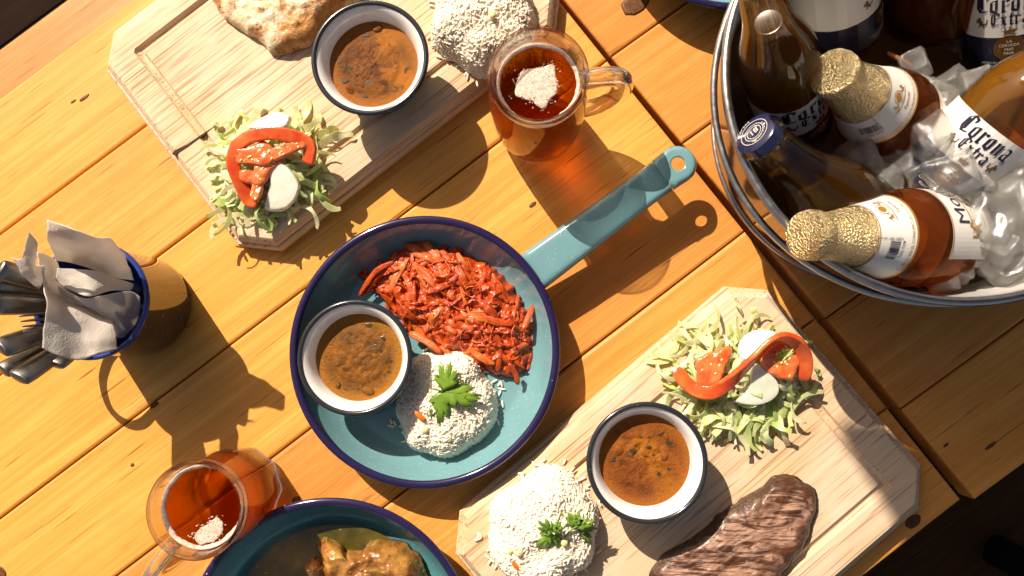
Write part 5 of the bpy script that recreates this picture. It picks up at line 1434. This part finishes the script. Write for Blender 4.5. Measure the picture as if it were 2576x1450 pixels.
cubes = [  # photograph position, height, half size (m), turn, label
 (2462, 213, .100, .0115, .3, 'small clear ice cube beside the crown emblem bottle'),
 (2402, 222, .078, .0140, .9, 'half sunk ice cube between the orange twig and the crown emblem bottle'),
 (2445, 245, .082, .0120, .2, 'dim ice cube below the small clear cube'),
 (2330, 238, .070, .0150, 1.2, 'sunken ice cube under the orange twig'),
 (2160, 400, .076, .0150, .6, 'flat half sunk ice cube beside the 18+ capped bottle'),
 (2258, 418, .086, .0135, .2, 'amber lit ice cube touching the tilted foil bottle'),
 (2205, 445, .074, .0120, .9, 'sunken ice cube beside the amber lit cube'),
 (2345, 345, .105, .0155, .5, 'large ice cube resting against the tilted foil bottle label'),
 (2376, 392, .108, .0125, 1.0, 'ice cube wedged at the corner of the white label'),
 (2392, 440, .112, .0170, .3, 'large frosted ice cube above the lying bottle'),
 (2452, 474, .108, .0130, .7, 'ice cube lying on the white label edge'),
 (2440, 520, .095, .0130, .1, 'dark wet ice cube behind the end of the lying bottle'),
 (2480, 560, .112, .0175, 1.1, 'big rounded ice cube at the base of the lying bottle'),
 (2540, 590, .108, .0165, .5, 'big smooth ice block beside the tub edge'),
 (2548, 488, .112, .0150, .9, 'clear ice cube below the registered mark'),
 (2585, 520, .115, .0185, .2, 'tall bright ice block at the picture edge side'),
 (2435, 632, .098, .0125, .4, 'ice cube at the foot of the lying bottle'),
 (2478, 640, .102, .0150, .8, 'smooth ice cube in the sunlit row along the tub wall'),
 (2368, 690, .094, .0130, .2, 'outermost ice cube against the white tub wall'),
 (2402, 668, .098, .0120, 1.3, 'ice cube second in the row along the tub wall'),
 (2535, 665, .104, .0150, .6, 'bright ice cube at the end of the row along the tub wall'),
 (2590, 625, .106, .0160, 1.0, 'ice block beyond the end of the row along the tub wall'),
 (2500, 590, .092, .0140, .3, 'lower ice cube glimpsed between the big blocks'),
 (2310, 440, .078, .0120, .4, 'sunken amber ice cube above the lying bottle'),
 (2265, 372, .074, .0120, 1.4, 'ice sliver cube at the base of the tilted foil bottle'),
 (2576, 430, .104, .0130, .3, 'ice cube with a yellow tint beside the white label'),
]
cubes += [
 (2180, 372, .084, .0120, .5, 'ice cube floating between the two foil bottles'),
 (2228, 470, .088, .0110, .1, 'ice cube floating just above the lying bottle neck label'),
 (2425, 300, .092, .0125, .8, 'ice cube tucked above the corner of the white label'),
 (2368, 268, .086, .0115, .2, 'ice cube floating below the orange twig'),
 (2505, 265, .094, .0120, 1.1, 'ice cube below the navy label of the crown emblem bottle'),
 (2420, 575, .104, .0120, .6, 'ice cube leaning on the end of the lying bottle'),
 (2515, 620, .116, .0120, .9, 'small bright ice cube on top of the big blocks'),
 (2300, 165, .080, .0110, .4, 'ice cube floating beside the orange twig'),
]
for i, (x, y, z, s, a, lb) in enumerate(cubes):
    if z < .08: z += .012
    o = obj('ice_cube', ICE[i % 7], MAT['ice'], None, G(x, y, z)); s *= .88; o.scale = (s, s, s)
    o.rotation_euler = (rnd.uniform(-.6, .6), rnd.uniform(-.6, .6), a); tag(o, lb, 'ice cube', 'ice cubes in the tub')
P = smooth_path([G(2232, 133, WZ + .003), G(2255, 146, WZ + .004), G(2275, 157, WZ + .003), G(2297, 168, WZ + .002)], 4)
v, f = tube(P, [.0012, .0016, .0021, .0018, .0022, .0020, .0023, .0018, .0020, .0016, .0018, .0014, .0010], 8); c = sum(P, Vector()) / len(P)
o = obj('twig', mesh('twig', local(v, c), f), plain('wet_orange_bark', (.36, .11, .02), .25, Coat_Weight=.5), None, c); tag(o, 'short orange twig floating on the melt water', 'twig')

# ------------------------------------------------------------------ unseen panel added overhead, its corner shades the far end of the tables
MAT['shade_sheet'] = plain('beige_shade_sheet', (.42, .36, .28), .9)
AZ = 1.2; k = (AZ) / math.tan(SUN_EL)
co_ = Vector((.250, -.061, 0)) + SUN_TO * (AZ - .0226) / math.tan(SUN_EL)
da, db = Vector((.52, -.85, 0)).normalized() * 1.5, Vector((1.0, .03, 0)).normalized() * 1.5
q = [co_, co_ + da, co_ + da + db, co_ + db]; c = sum(q, Vector()) / 4; c.z = AZ
aw = thing('shade_panel', 'unseen beige panel added overhead to shade the corner of the table', 'shade_panel', c)
v = [Vector((p.x - c.x, p.y - c.y, z)) for z in (0, .004) for p in q]
obj('shade_sheet', mesh('shade_sheet', v, [(3, 2, 1, 0), (4, 5, 6, 7), (0, 1, 5, 4), (1, 2, 6, 5), (2, 3, 7, 6), (3, 0, 4, 7)], False), MAT['shade_sheet'], aw)
for i in range(4):
    v, f = tube([v[i] + Vector((0, 0, .012)), v[(i + 1) % 4] + Vector((0, 0, .012))] if False else [Vector((q[i].x - c.x, q[i].y - c.y, .012)), Vector((q[(i + 1) % 4].x - c.x, q[(i + 1) % 4].y - c.y, .012))], .008, 8)
    obj('rail', mesh('rail', v, f), MAT['galv'], aw)
